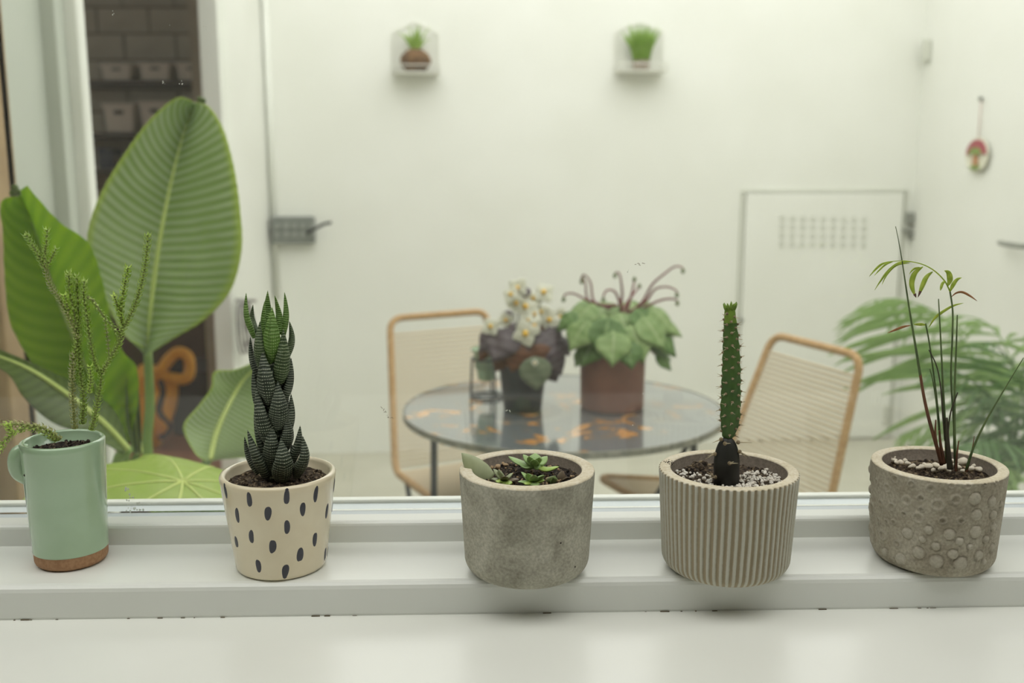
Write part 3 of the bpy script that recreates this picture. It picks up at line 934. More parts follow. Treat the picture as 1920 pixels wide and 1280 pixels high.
HL = [  # tip, base, full width (crop pixels), depth side (-1 front .. 1 back), age
    (197, 92, 248, 360, 52, -0.3, 2), (238, 162, 262, 330, 40, 0.7, 1), (326, 78, 330, 340, 52, 0.6, 2), (308, 142, 312, 390, 52, 0.1, 2),
    (352, 176, 350, 505, 98, -0.8, 2), (368, 106, 402, 340, 48, 0.6, 2), (427, 88, 418, 350, 52, 0.1, 2), (456, 262, 446, 470, 56, 0.5, 1),
    (280, 262, 290, 545, 76, -0.7, 1), (420, 308, 398, 630, 88, -0.7, 1), (222, 358, 275, 610, 56, 0.2, 0), (466, 482, 420, 740, 74, 0.1, 0),
    (295, 430, 335, 755, 104, -1.0, 0), (238, 548, 300, 830, 76, -0.2, 0), (386, 620, 388, 900, 104, -1.0, 0), (466, 698, 430, 960, 76, 0.0, 0),
    (258, 660, 325, 985, 100, -0.8, 0), (245, 800, 325, 1110, 72, 0.1, 0), (345, 860, 352, 1140, 90, -0.8, 0), (440, 820, 425, 1040, 86, -0.4, 0),
    (330, 560, 350, 800, 90, 0.8, 0), (380, 440, 370, 700, 90, 0.9, 0), (340, 760, 350, 1040, 90, 0.9, 0), (430, 600, 400, 850, 80, 0.7, 0), (290, 700, 320, 960, 80, 0.8, 0),
    (205, 915, 318, 1195, 86, -0.6, 0), (187, 955, 270, 1180, 56, 0.2, 0), (404, 965, 412, 1215, 116, -1.3, 0), (521, 888, 448, 1130, 80, -0.3, 0), (536, 950, 500, 1190, 84, -0.9, 0),
    (300, 1000, 330, 1180, 80, -0.2, 0), (470, 1000, 440, 1180, 80, 0.6, 0)]
S2 = 0.878 / FPX / 3.2
for (tx, ty, bx, by, w, sd, age) in HL:
    rad = 0.0105
    T = at(400 + tx / 3.2, 520 + ty / 3.2, Y2 + sd * rad * 1.0)
    B = at(400 + bx / 3.2, 520 + by / 3.2, Y2 + sd * rad * 0.35)
    ax = at(400 + 350 / 3.2, 520 + (ty + by) / 2 / 3.2, Y2)
    mx_, my_ = 0.45 * tx + 0.55 * bx, 0.5 * (ty + by)
    out = (mx_ - 350) / 120.0
    Mid = at(400 + (mx_ + out * 22) / 3.2, 520 + my_ / 3.2, Y2 + sd * rad * 1.25)
    face = Vector((out * 1.0, sd * 0.9 - 0.15, -0.2))
    mb = MB()
    fleshy(mb, B, Mid, T, w * S2 * 0.58, w * S2 * 0.32, face, 18, 16, 0.3, 1.05)
    build('leaf', mb, M[('haw_old', 'haw_mid', 'haw_young')[age]], haw)
build('stem', MB().tube([Vector((C2.x - 0.001, Y2, SILL_Z + H2 - 0.01)), at(400 + 350 / 3.2, 520 + 420 / 3.2, Y2)], 0.007, 10), M['haw_old'], haw)

# ---- 3: plain concrete pot with small rosettes
Y3 = 0.836
q = at(988, 877, Y3); H3 = q.z - SILL_Z; C3 = Vector((q.x, Y3, SILL_Z))
pl3 = thing('potted_rosette_succulents', 'plain grey concrete pot planted with small rosette succulents', 'potted plant', C3)
R3T = 0.0592
prof, k0, k1 = pot_profile(R3T, 0.0550, H3, 0.0115, 0.016, 0.0012, 0.020, 10, 16)
slots = [0] * (len(prof) - 1)
for i in range(k0, k1): slots[i] = 1
for i in range(k1, len(slots)): slots[i] = 2
def chip(a, r, z, i):
    if k0 <= i <= k0 + 1:
        return r - 0.0005 * max(0, sin(a * 23) * sin(a * 7.3 + 1)) - 0.0004 * random.random()
    if i > 10 and i < k0: return r * (1 + 0.004 * sin(3 * a + 0.5))
    return r
build('pot', MB().lathe(prof, C3, 120, chip, slots=slots), [M['concrete'], M['concrete_rim'], M['concrete_in']], pl3)
ZS3 = SILL_Z + H3 - 0.010
soil_disc('soil', C3, R3T - 0.0125, ZS3, M['soil'], pl3, 0.0018, 8)
def c3(x, y): return (840 + x / 4.267, 820 + y / 4.267)
def z3(x, y, z):  # point of the crop on a level z
    return atz(*c3(x, y), z)
rs = random.Random(21)
for (x, y, s) in ((400, 232, 24), (462, 218, 22), (350, 240, 14), (440, 205, 14), (655, 240, 12), (800, 330, 20), (880, 345, 12), (330, 262, 12), (985, 310, 12), (300, 300, 10)):
    pebble(pl3, z3(x, y, ZS3 + 0.0035), s * 0.865 / FPX / 4.267 * 1.1, rs, PEBT if s < 23 else [PEBT[0], PEB[0]])
mb = MB()
for i in range(160):
    a = rs.uniform(0, 2 * pi); qq = 0.046 * sqrt(rs.random()); s = rs.uniform(0.0005, 0.0014)
    mb.ball(C3 + Vector((qq * cos(a), qq * sin(a), H3 - 0.0085)), (s, s * .9, s * .8), 5, 4)
tag(build('grit', mb, M['pebble_tan'], pl3, smooth=False), None, None, None, 'stuff')

def rosette(name, c, leaves, mat, parent):
    """c centre; leaves: list of (tip point, half width, lift)"""
    r = build(name, MB().ball(c, 0.0030, 8, 6), mat, parent)
    for (T, w, lift, m2) in leaves:
        T = Vector(T); mid = (Vector(c) + T) / 2 + Vector((0, 0, -lift))
        mb = MB()
        d = (T - Vector(c)); d.z = 0
        face = Vector((d.x, d.y, -3 * d.length))
        fleshy(mb, Vector(c) + (T - Vector(c)) * 0.06, mid, T, w, w * 0.30, face, 14, 12, 0.15, 1.9)
        build('leaf', mb, m2 or mat, r)
    return r

# big grey-green leaf leaning over the rim
B = z3(345, 335, ZS3 + 0.001); T = z3(108, 122, ZS3 + 0.022)
mb = MB(); fleshy(mb, B, (B + T) / 2 + Vector((0.0015, -0.002, -0.003)), T, 0.0095, 0.0026, Vector((-0.4, -0.75, 0.5)), 18, 14, 0.1, 1.5)
build('leaning_leaf', mb, M['succ_grey'], pl3)
zt = ZS3 + 0.0125
cA = z3(690, 225, ZS3 + 0.009)
rosette('rosette', cA, [(z3(482, 150, zt + .002), .0058, .002, M['succ']), (z3(600, 135, zt + .006), .0065, .001, None), (z3(700, 125, zt + .006), .0068, .001, None), (z3(795, 148, zt + .003), .0065, .001, None),
                        (z3(890, 232, zt - .003), .0058, .003, M['succ_lime']), (z3(620, 190, zt - .001), .0072, .003, M['succ']), (z3(745, 215, zt - .002), .0064, .002, None),
                        (z3(560, 205, zt - .002), .0055, .002, M['succ']), (z3(650, 150, zt + .008), .0045, 0, None), (z3(730, 160, zt + .008), .0045, 0, None), (z3(690, 175, zt + .008), .004, 0, None)], M['succ'], pl3)
zt = ZS3 + 0.010
cB = z3(450, 345, ZS3 + 0.003)
rosette('rosette', cB, [(z3(362, 250, zt + .003), .0052, 0, None), (z3(405, 255, zt + .004), .0050, 0, None), (z3(520, 285, zt), .0052, 0, None), (z3(570, 335, zt - .004), .0048, 0, M['succ_purple']),
                        (z3(345, 330, zt - .005), .0046, 0, None), (z3(455, 310, zt + .004), .0040, 0, M['succ_purple']), (z3(490, 375, zt - .004), .0050, 0, M['succ_lime']), (z3(400, 360, zt - .004), .0050, 0, M['succ_lime'])], M['succ_grey'], pl3)
cC = z3(680, 360, ZS3 + 0.003)
rosette('rosette', cC, [(z3(585, 275, zt + .002), .0050, 0, None), (z3(640, 285, zt + .004), .0048, 0, None), (z3(765, 300, zt + .003), .0056, 0, None), (z3(560, 355, zt - .004), .0046, 0, None), (z3(690, 300, zt + .006), .0042, 0, None),
                        (z3(770, 345, zt - .003), .0056, 0, M['succ_lime']), (z3(620, 375, zt - .004), .0050, 0, M['succ_lime']), (z3(700, 385, zt - .004), .0050, 0, None)], M['succ'], pl3)
for (bx, by, tx, ty, w, m2) in ((810, 365, 862, 305, .0048, 'succ_grey'), (850, 365, 840, 320, .0040, 'succ'), (905, 345, 912, 262, .0042, 'succ_purple'), (930, 340, 962, 318, .0034, 'succ_purple')):
    B = z3(bx, by, ZS3); T = z3(tx, ty, ZS3 + 0.009)
    mb = MB(); fleshy(mb, B, (B + T) / 2, T, w, w * 0.3, Vector((0.2, -1, 0.1)), 12, 10, 0.1, 1.3)
    build('offset_leaf', mb, M[m2], pl3)

# ---- 4: ribbed concrete pot with a cactus
Y4 = 0.842
q = at(1366, 878, Y4); H4 = q.z - SILL_Z; C4 = Vector((q.x, Y4, SILL_Z))
pl4 = thing('potted_cactus', 'tall spiny cactus in a vertically ribbed concrete pot', 'potted plant', C4)
R4T = 0.0598
prof, k0, k1 = pot_profile(R4T, 0.0555, H4, 0.0095, 0.014, 0.0010, 0.022, 8, 22)
NR = 64; SEG4 = NR * 8
ridge = {}
def ribmod(a, r, z, i):
    w = a * NR + 0.5 * sin(2 * a) + 0.35 * sin(z * 60 + 3 * a)
    s = sin(w)
    s = max(-1, min(1, s * 1.8))
    fade = 1.0 if 4 < i <= k0 else 0.0
    if z < 0.012: fade *= max(0, z / 0.012)
    return r + fade * 0.00085 * s
mb = MB()
slots = [0] * (len(prof) - 1)
for i in range(k0, k1): slots[i] = 1
for i in range(k1, len(slots)): slots[i] = 2
mb.lathe(prof, C4, SEG4, ribmod, slots=slots)
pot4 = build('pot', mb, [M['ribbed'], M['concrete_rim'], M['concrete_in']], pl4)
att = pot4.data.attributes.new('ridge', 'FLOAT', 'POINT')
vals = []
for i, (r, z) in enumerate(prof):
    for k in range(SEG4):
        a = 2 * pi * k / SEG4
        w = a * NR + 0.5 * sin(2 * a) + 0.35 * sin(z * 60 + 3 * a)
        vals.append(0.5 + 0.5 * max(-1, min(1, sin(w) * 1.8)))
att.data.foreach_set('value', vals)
ZS4 = SILL_Z + H4 - 0.0105
soil_disc('soil', C4, R4T - 0.0105, ZS4, M['soil_pale'], pl4, 0.0022, 12)
def c4(x, y): return (1200 + x / 4.266, 820 + y / 4.266)
rs = random.Random(9)
mb = MB()
for i in range(420):
    a = rs.uniform(-2.3, 0.6); qq = 0.046 * sqrt(rs.uniform(0.06, 1))
    if i % 6 == 0: a = rs.uniform(2.6, 4.0)
    s = rs.uniform(0.0007, 0.0021)
    mb.ball(C4 + Vector((qq * cos(a), qq * sin(a), H4 - 0.0095 + rs.uniform(0, .002))), (s, s * rs.uniform(.7, 1), s * rs.uniform(.6, .9)), 6, 4, Euler((rs.random() * 3, 0, rs.random() * 3)).to_matrix().to_4x4())
tag(build('white_grit', mb, M['grit'], pl4, smooth=False), 'white grit strewn over the soil', None, None, 'stuff')
mb = MB()
for (x, y, s) in ((470, 240, .006), (430, 270, .005), (500, 215, .005), (450, 215, .004)):
    mb.ball(atz(*c4(x, y), ZS4 + 0.002), (s, s * .8, s * .7), 8, 6)
for i, p in enumerate(mb.v): mb.v[i] = p + Vector((rs.uniform(-1, 1), rs.uniform(-1, 1), rs.uniform(-1, 1))) * 0.0006
build('soil_clod', mb, M['soil_pale'], pl4, smooth=False)
mb = MB()
for i in range(30):
    mb.ball(atz(1200 + (235 + rs.gauss(0, 18)) / 4.266, 820 + (195 + rs.gauss(0, 8)) / 4.266, SILL_Z + H4 + 0.0002), rs.uniform(.0002, .0006), 5, 4)
tag(build('soil_crumbs', mb, M['soil'], pl4, smooth=False), None, None, None, 'stuff')
# lower joint
Yk = Y4 - 0.016
SP4 = 0.86 / FPX
def c41(x, y): return (1300 + x / 3.457, 550 + y / 3.457)
low = [(214, 1225, 84), (215, 1150, 86), (216, 1080, 84), (218, 1020, 74), (219, 975, 58), (219, 945, 38), (219, 925, 10)]
S = [at(*c41(x, y), Yk) for x, y, w in low]
SS = spline([(*p, w) for p, (x, y, w) in zip(S, low)], 22)
lowj = build('lower_joint', MB().tube([Vector(v[:3]) for v in SS], [v[3] * SP4 / 3.457 for v in SS], 20, flat=0.8), M['cactus_old'], pl4)
# upper joint: four soft ribs and a scalloped edge
up = [(226, 945, 10), (226, 925, 36), (232, 890, 46), (238, 830, 58), (240, 760, 61), (243, 680, 60), (244, 600, 58), (246, 520, 57), (246, 440, 54), (246, 360, 51), (243, 280, 46), (240, 210, 40), (238, 150, 36), (237, 110, 30), (238, 85, 20), (238, 78, 6)]
S = [at(*c41(x, y), Yk) for x, y, w in up]
SS = spline([(*p, w * SP4 / 3.457) for p, (x, y, w) in zip(S, up)], 90)
vs = []; fs = []; seg = 32; n = len(SS)
mbA = MB(); mbT = MB()
def joint_r(t, a, w): return w * (1.0 + 0.055 * cos(4 * a) + 0.045 * sin(t * 2 * pi * 12 + (pi if int((a + pi / 4) / (pi / 2)) % 2 else 0)))
for i, v in enumerate(SS):
    for k in range(seg):
        a = 2 * pi * k / seg; r = joint_r(i / n, a, v[3])
        vs.append(Vector(v[:3]) + Vector((r * cos(a), 0.72 * r * sin(a), 0)))
cut = int(n * 0.86)
def quads(i0, i1):
    return [(i * seg + k, i * seg + (k + 1) % seg, (i + 1) * seg + (k + 1) % seg, (i + 1) * seg + k) for i in range(i0, i1) for k in range(seg)]
mbA.add(vs, quads(0, cut)); mbA.slot = 1
mbA.add(vs, quads(cut, n - 1))
upj = build('upper_joint', mbA, [M['cactus'], M['cactus_tip']], pl4)
# areoles and spines
rs = random.Random(31)
spn = MB(); are = MB()
def spines(c, nrm, k, ln, r=0.0003):
    are.ball(c, (r * 4.2, r * 4.2, r * 3.4), 7, 5)
    nrm = nrm.normalized()
    for j in range(k):
        d = (nrm + Vector((rs.uniform(-.7, .7), rs.uniform(-.5, .3), rs.uniform(-.6, .4)))).normalized()
        l = ln * rs.uniform(0.7, 1.2)
        spn.tube([c, c + d * l * .5, c + d * l], [r, r * .8, r * .2], 5)
for ia, (a0, off) in enumerate(((0, 0), (pi, 0.4), (-pi / 2, 0.2), (-pi / 4, 0.7), (-3 * pi / 4, 0.9), (pi / 2, 0.5), (pi / 4, .2), (3 * pi / 4, .6))):
    for j in range(11):
        t = (j + off) / 11.2 * 0.9 + 0.05
        i = min(n - 1, int(t * n)); v = SS[i]
        r = joint_r(t, a0, v[3])
        nr = Vector((cos(a0), 0.72 * sin(a0), 0.15))
        spines(Vector(v[:3]) + Vector((r * cos(a0), .72 * r * sin(a0), 0)), nr, 2, 0.0048, 0.00034)
tuft = MB()
tp = Vector(SS[-1][:3])
for j in range(14):
    a = j * 2.4; d = Vector((cos(a) * .6, sin(a) * .4, 1.2)).normalized()
    b0 = tp + Vector((cos(a) * .0035, sin(a) * .0025, -.004 + (j % 3) * .001))
    tuft.tube([b0, b0 + d * .003, b0 + d * .0055], [.0011, .0009, .0002], 6)
build('tip_scales', tuft, M['cactus_tip'], upj)
tag(build('spine', spn, M['spine'], upj), None, None, None, 'stuff')
tag(build('areole', are, M['areole'], upj), None, None, None, 'stuff')
spn = MB(); are = MB()
for (x, y, dx, dy, dz, k) in ((140, 1040, -1, -.3, -.1, 3), (300, 1025, 1, -.4, -.3, 3), (235, 1100, .3, -1, -.1, 3), (205, 972, -.1, -1, .2, 1), (145, 1190, -1, -.5, .1, 2), (180, 945, -1, -.2, .1, 1), (290, 965, 1, -.1, .2, 1)):
    p = at(*c41(x, y), Yk - (0.016 if abs(dx) < .5 else 0.004))
    are.ball(p, (0.0018, 0.0015, 0.0018), 8, 6)
    for j in range(k):
        d = Vector((dx + rs.uniform(-.4, .4), dy + rs.uniform(-.4, .3), dz + rs.uniform(-.7, .5))).normalized()
        l = rs.uniform(.007, .012)
        spn.tube([p, p + d * l * .5, p + d * l], [.0006, .00045, .00015], 5)
tag(build('spine', spn, M['spine'], lowj), None, None, None, 'stuff')
tag(build('areole', are, M['areole'], lowj), None, None, None, 'stuff')

# ---- 5: dimpled concrete pot with reed-like palm stems
Y5 = 0.862
q = at(1760, 868, Y5); H5 = q.z - SILL_Z; C5 = Vector((q.x, Y5, SILL_Z))
pl5 = thing('potted_palm_seedling', 'sparse palm seedling with bare stems in a dimpled concrete pot with white pebbles', 'potted plant', C5)
R5T = 0.0572
prof, k0, k1 = pot_profile(R5T, 0.0530, H5, 0.0095, 0.013, 0.0010, 0.022, 10, 90)
rs = random.Random(77)
dim = []
def c5(x, y): return (1600 + x / 4.266, 800 + y / 4.266)
def hit5(px, py):
    d = px_ray(px, py)
    for i in range(900):
        p = Vector((0, 0, CAM_Z)) + d * (0.74 + i * 0.0003); qv = p - C5
        if 0 < qv.z < H5 and sqrt(qv.x ** 2 + qv.y ** 2) <= 0.053 + (R5T - 0.053) * qv.z / H5: return atan2(qv.y, qv.x), qv.z
    return None
for (x, y, r, kind) in ((335, 415, 40, 1), (275, 490, 44, 1), (465, 455, 32, 1), (620, 490, 40, 1), (785, 465, 34, 1), (912, 470, 34, 1), (1048, 460, 24, 1), (820, 580, 48, 1), (975, 575, 50, 0), (1110, 600, 44, 0),
                        (540, 570, 34, 1), (430, 590, 48, 1), (675, 625, 56, 1), (310, 640, 40, 1), (220, 610, 34, 1), (405, 697, 28, 1), (985, 705, 46, 0), (1118, 705, 40, 0), (860, 748, 36, 1), (715, 750, 34, 1), (520, 725, 52, 1),
                        (265, 760, 28, 1), (320, 760, 26, 1), (430, 850, 46, 0), (600, 825, 36, 0), (770, 860, 44, 0), (980, 840, 50, 0), (1120, 800, 34, 0), (232, 868, 50, 1), (552, 900, 28, 0), (850, 918, 34, 0), (1060, 898, 32, 0),
                        (350, 935, 36, 1), (660, 957, 34, 0), (932, 960, 24, 0), (1110, 970, 36, 0), (520, 1008, 50, 0), (800, 1022, 42, 0), (1005, 1030, 40, 0), (375, 1060, 50, 0), (665, 1080, 54, 0), (860, 1095, 56, 0), (1045, 1080, 26, 0),
                        (250, 1000, 34, 0), (1140, 440, 30, 1), (190, 440, 34, 1), (200, 750, 30, 1), (1180, 620, 30, 0), (545, 660, 24, 1)):
    h = hit5(*c5(x, y))
    if h: dim.append((h[0], h[1], r * 0.88 / FPX / 4.266, kind))
for i in range(60):
    dim.append((rs.uniform(0.1, pi - 0.1), rs.uniform(0.012, H5 - 0.01), rs.uniform(.004, .010), i % 2))
def dimple(a, r, z, i):
    if not (8 < i <= k0): return r
    d = 0.0
    for (a0, z0, R, kind) in dim:
        dz = z - z0
        if abs(dz) > R * 1.3: continue
        da = (a - a0 + pi) % (2 * pi) - pi
        q = sqrt((da * r) ** 2 + dz * dz) / R
        if q > 1.25: continue
        if kind: d += 0.0013 * math.exp(-((q - 0.72) / 0.20) ** 2) - 0.0006 * math.exp(-(q / 0.4) ** 2)
        else: d += 0.0022 * sqrt(max(0, 1 - q * q)) - 0.0006 * math.exp(-((q - 1.05) / 0.12) ** 2)
    return r + d
slots = [0] * (len(prof) - 1)
for i in range(k0, k1): slots[i] = 1
for i in range(k1, len(slots)): slots[i] = 2
mb = MB().lathe(prof, C5, 420, dimple, slots=slots)
pot5 = build('pot', mb, [M['dimple'], M['concrete_rim'], M['concrete_in']], pl5)
att = pot5.data.attributes.new('relief', 'FLOAT', 'POINT')
att.data.foreach_set('value', [max(0.0, (sqrt((p.x - C5.x) ** 2 + (p.y - C5.y) ** 2) - prof[i // 420][0]) / 0.002) for i, p in enumerate(mb.v)])
ZS5 = SILL_Z + H5 - 0.0115
so5 = soil_disc('soil', C5, R5T - 0.0105, ZS5, M['soil_pale'], pl5, 0.0024, 15)
rs = random.Random(4)
pts5 = [(310, 245, 34), (375, 225, 42), (330, 268, 30), (380, 285, 32), (435, 295, 30), (480, 315, 26), (345, 285, 24), (600, 315, 40), (545, 320, 30), (665, 310, 40), (735, 325, 42), (570, 300, 24), (790, 270, 26), (870, 280, 48), (840, 325, 28),
        (880, 355, 28), (945, 335, 36), (1000, 340, 32), (960, 310, 22), (700, 335, 28), (640, 345, 24), (520, 330, 22), (455, 320, 22), (820, 300, 24), (290, 250, 26), (415, 270, 24), (545, 215, 14), (765, 350, 22), (1015, 330, 20)]
for (x, y, s) in pts5:
    pebble(so5, atz(*c5(x, y), ZS5 + 0.004), s * 0.89 / FPX / 4.266 * 0.98, rs, PEB)
def c6(x, y): return (1580 + x / 2.559, 400 + y / 2.559)
def stem5(pts, Y0, Y1, r0, r1, mat, name='stem'):
    P = [at(*c6(x, y), Y0 + (Y1 - Y0) * i / (len(pts) - 1)) for i, (x, y) in enumerate(pts)]
    S = vspline(P, 26)
    return build(name, MB().tube(S, [r0 + (r1 - r0) * i / 25 for i in range(26)], 8), mat, pl5)
Ys = Y5 - 0.004
k = 0.5 * 0.89 / FPX / 2.559        # crop pixel width to radius
s1 = stem5([(475, 1205), (455, 1130), (415, 990), (390, 880), (372, 770)], Ys, Ys - .004, 20 * k, 13 * k, M['reed_brown'])
stem5([(372, 775), (350, 640), (320, 460), (290, 260), (270, 140), (254, 62)], Ys - .004, Ys - .016, 13 * k, 3 * k, M['reed'])
stem5([(500, 1195), (495, 1080), (490, 1000), (482, 850), (475, 700), (468, 560), (460, 410)], Ys + .004, Ys - .006, 16 * k, 5 * k, M['reed'])
stem5([(515, 1225), (505, 1120), (500, 1040), (498, 980)], Ys - .003, Ys - .002, 30 * k, 14 * k, M['reed_dark'])
stem5([(545, 1235), (538, 1120), (536, 980), (538, 830), (545, 640), (550, 487)], Ys, Ys - .008, 17 * k, 6 * k, M['reed'])
rach = stem5([(540, 1130), (530, 960), (520, 780), (526, 600), (528, 470), (515, 375)], Ys + .005, Ys - .004, 10 * k, 8 * k, M['reed'])
stem5([(470, 1180), (465, 1040), (450, 880), (430, 720), (412, 600), (398, 528)], Ys + .006, Ys, 10 * k, 7 * k, M['reed'])
stem5([(492, 1090), (480, 960), (470, 830), (450, 730), (414, 655)], Ys, Ys - .006, 10 * k, 5 * k, M['reed_dark'])
stem5([(462, 1040), (448, 900), (432, 800), (418, 745)], Ys + .002, Ys - .002, 9 * k, 5 * k, M['reed'])
stem5([(500, 1120), (512, 990), (525, 930), (540, 890), (552, 858)], Ys - .003, Ys - .006, 9 * k, 6 * k, M['reed_dark'])
stem5([(592, 1235), (625, 1130), (680, 1010), (760, 870), (868, 692)], Ys - .006, Ys - .014, 14 * k, 4 * k, M['reed'])
stem5([(592, 1238), (612, 1170), (630, 1120)], Ys - .006, Ys - .008, 15 * k, 9 * k, M['reed_brown'])
stem5([(612, 1175), (624, 1120), (632, 1068)], Ys - .007, Ys - .009, 8 * k, 3 * k, M['reed_brown'], 'cut_stalk')
stem5([(455, 1130), (445, 1060), (447, 990)], Ys - .002, Ys - .004, 14 * k, 7 * k, M['reed_brown'], 'cut_stalk')
stem5([(486, 1200), (470, 1110), (464, 1040)], Ys, Ys, 22 * k, 9 * k, M['reed_brown'], 'cut_stalk')
stem5([(543, 1235), (548, 1160), (557, 1090)], Ys - .006, Ys - .008, 15 * k, 5 * k, M['reed_brown'], 'cut_stalk')
fr5 = stem5([(515, 375), (490, 325), (440, 275), (385, 245), (320, 230), (270, 228), (200, 240), (130, 300)], Ys - .004, Ys - .016, 7 * k, 2 * k, M['leaflet'], 'frond_rib')

def blade(mb, pts, Y0, Y1, w, n=16, arch=0.3, bow=0.0):
    """narrow leaflet ribbon following crop points"""
    P = [at(*c6(x, y), Y0 + (Y1 - Y0) * i / (len(pts) - 1)) for i, (x, y) in enumerate(pts)]
    S = vspline(P, n)
    rows = []
    for i in range(n):
        t = i / (n - 1)
        T = (S[min(n - 1, i + 1)] - S[max(0, i - 1)]).normalized()
        U = T.cross(Vector((0.0, 1, 0.25))).normalized(); F = U.cross(T)
        ww = w * (sin(min(1, t * 2.5) * pi / 2) * 0.85 + 0.15) * (1 - max(0, (t - .45) / .55) ** 2) + 0.00005
        rows.append([S[i] - U * ww + F * ww * arch, S[i], S[i] + U * ww + F * ww * arch])
    return mb.grid(rows)
def leaflet(pts, w, Y0=None, Y1=None, mat='leaflet', tip=False):
    Y0 = Y0 or Ys - .006; Y1 = Y1 or Ys - .014
    o = build('leaflet', blade(MB(), pts, Y0, Y1, w * k), M[mat], fr5, solid=0.0003)
    if tip:
        a, b2 = Vector(pts[-2]), Vector(pts[-1])
        P = [at(*c6(*(a.lerp(b2, 0.5))), Y1), at(*c6(*b2), Y1)]
        build('scorched_tip', MB().tube([P[0], P[0].lerp(P[1], .5), P[1] + (P[1] - P[0]) * .15], [w * k * .55, w * k * .4, .0001], 6, flat=.4), M['leaflet_tip'], fr5)
leaflet([(385, 256), (350, 285), (333, 330), (338, 370), (352, 402)], 26, tip=True)
leaflet([(432, 280), (405, 305), (385, 345), (362, 400)], 24, tip=True)
leaflet([(370, 258), (340, 268), (320, 290)], 9)
leaflet([(330, 232), (270, 238), (220, 275), (185, 320), (153, 368)], 11)
leaflet([(320, 238), (260, 248), (215, 290), (188, 342)], 9)
leaflet([(240, 232), (200, 250), (152, 298)], 8)
leaflet([(240, 229), (180, 248), (128, 302)], 9)
leaflet([(502, 350), (516, 320), (508, 285), (487, 274)], 26, Y1=Ys - .008)
leaflet([(494, 325), (480, 340), (468, 370)], 18)
leaflet([(515, 375), (530, 345), (550, 318), (572, 308)], 20, Y1=Ys - .002)
leaflet([(522, 400), (545, 382), (575, 378), (610, 395), (645, 420)], 10, mat='leaflet_dry')
leaflet([(415, 545), (445, 500), (500, 460), (540, 440), (580, 430)], 14, Y0=Ys + .002, Y1=Ys + .01)
leaflet([(400, 535), (375, 533), (340, 532)], 14, Y0=Ys, Y1=Ys - .004)
leaflet([(325, 537), (290, 545), (250, 560), (215, 573)], 12, Y0=Ys - .004, Y1=Ys - .008, mat='leaflet_dry')

# ------------------------------------------------------------------ the courtyard: table
TC = Vector((0.124, 2.36, 0.72)); TR = 0.385
m, nt, b = new_mat('dark_table_top')
b.inputs['Roughness'].default_value = 0.13
b.inputs['Coat Weight'].default_value = 1.0; b.inputs['Coat Roughness'].default_value = 0.08
n1 = noise(nt, 13, 5, dist=1.2)
n2 = noise(nt, 5, 4, dist=0.5)
ml = N(nt, 'ShaderNodeMath', operation='MULTIPLY'); nt.links.new(n1.outputs['Fac'], ml.inputs[0]); nt.links.new(n2.outputs['Fac'], ml.inputs[1])
r = ramp(nt, ml.outputs[0], [(0.285, srgb(98, 104, 106)), (0.315, srgb(104, 98, 84)), (0.33, srgb(190, 134, 72)), (0.40, srgb(206, 156, 96))])
nt.links.new(r.outputs[0], b.inputs['Base Color'])
M['table_top'] = m
table = thing('round_table', 'round dark metal garden table with rusty patches carrying three potted plants', 'table', (TC.x, TC.y, 0))
prof = [(0.0005, -0.012), (TR - 0.006, -0.012), (TR, -0.010), (TR, -0.002), (TR - 0.002, 0.0), (0.0005, 0.0)]
build('table_top', MB().lathe(prof, TC, 96), M['table_top'], table, sharp=40)
M['table_rim'] = plain('pale_table_rim', srgb(150, 148, 134), srgb(110, 110, 102), 60, 0.5)
build('rim_band', MB().lathe([(TR, -0.014), (TR + 0.003, -0.014), (TR + 0.003, 0.001), (TR, 0.001)], TC, 96), M['table_rim'], table, sharp=40)
def tleg(a, bq): return build('leg', MB().tube(vspline([a, bq], 8), 0.0085, 10), M['black_metal'], table)
ang = [radians(x) for x in (178, 266, 350, 88)]
tops = [TC + Vector((0.315 * cos(a), 0.315 * sin(a), -0.012)) for a in ang]
bots = [Vector((TC.x + 0.325 * cos(a), TC.y + 0.325 * sin(a), 0.0)) for a in ang]
for a, bq in zip(tops, bots): tleg(a, bq)
for i in range(2):
    j = (i + 1) % 4
    build('brace', MB().tube([tops[j].lerp(bots[j], 0.06), bots[i].lerp(tops[i], 0.35)], 0.006, 8), M['black_metal'], table)

# ------------------------------------------------------------------ rope chairs
rope_me = None
def unit_cyl(name, mat, seg=6):
    mb = MB(); mb.tube([(0, 0, 0), (0, 0, 1)], 1.0, seg)
    o = build(name, mb, mat, None); me = o.data; bpy.data.objects.remove(o); return me
ROPE = unit_cyl('rope', M['rope'])
def rope(parent, a, b, r):
    d = b - a
    R_ = d.to_track_quat('Z', 'Y').to_matrix()
    return instance('rope', ROPE, parent, a, R_, (r, r, d.length))

def rounded(pts, rad, n=6):
    """polyline with rounded inner corners"""
    out = [pts[0]]
    for i in range(1, len(pts) - 1):
        p = pts[i]; a = (pts[i - 1] - p); b = (pts[i + 1] - p)
        r = min(rad, a.length * .45, b.length * .45)
        p0 = p + a.normalized() * r; p1 = p + b.normalized() * r
        for k in range(n + 1):
            t = k / n
            out.append(p0 * (1 - t) ** 2 + p * 2 * t * (1 - t) + p1 * t * t)
    out.append(pts[-1])
    return out

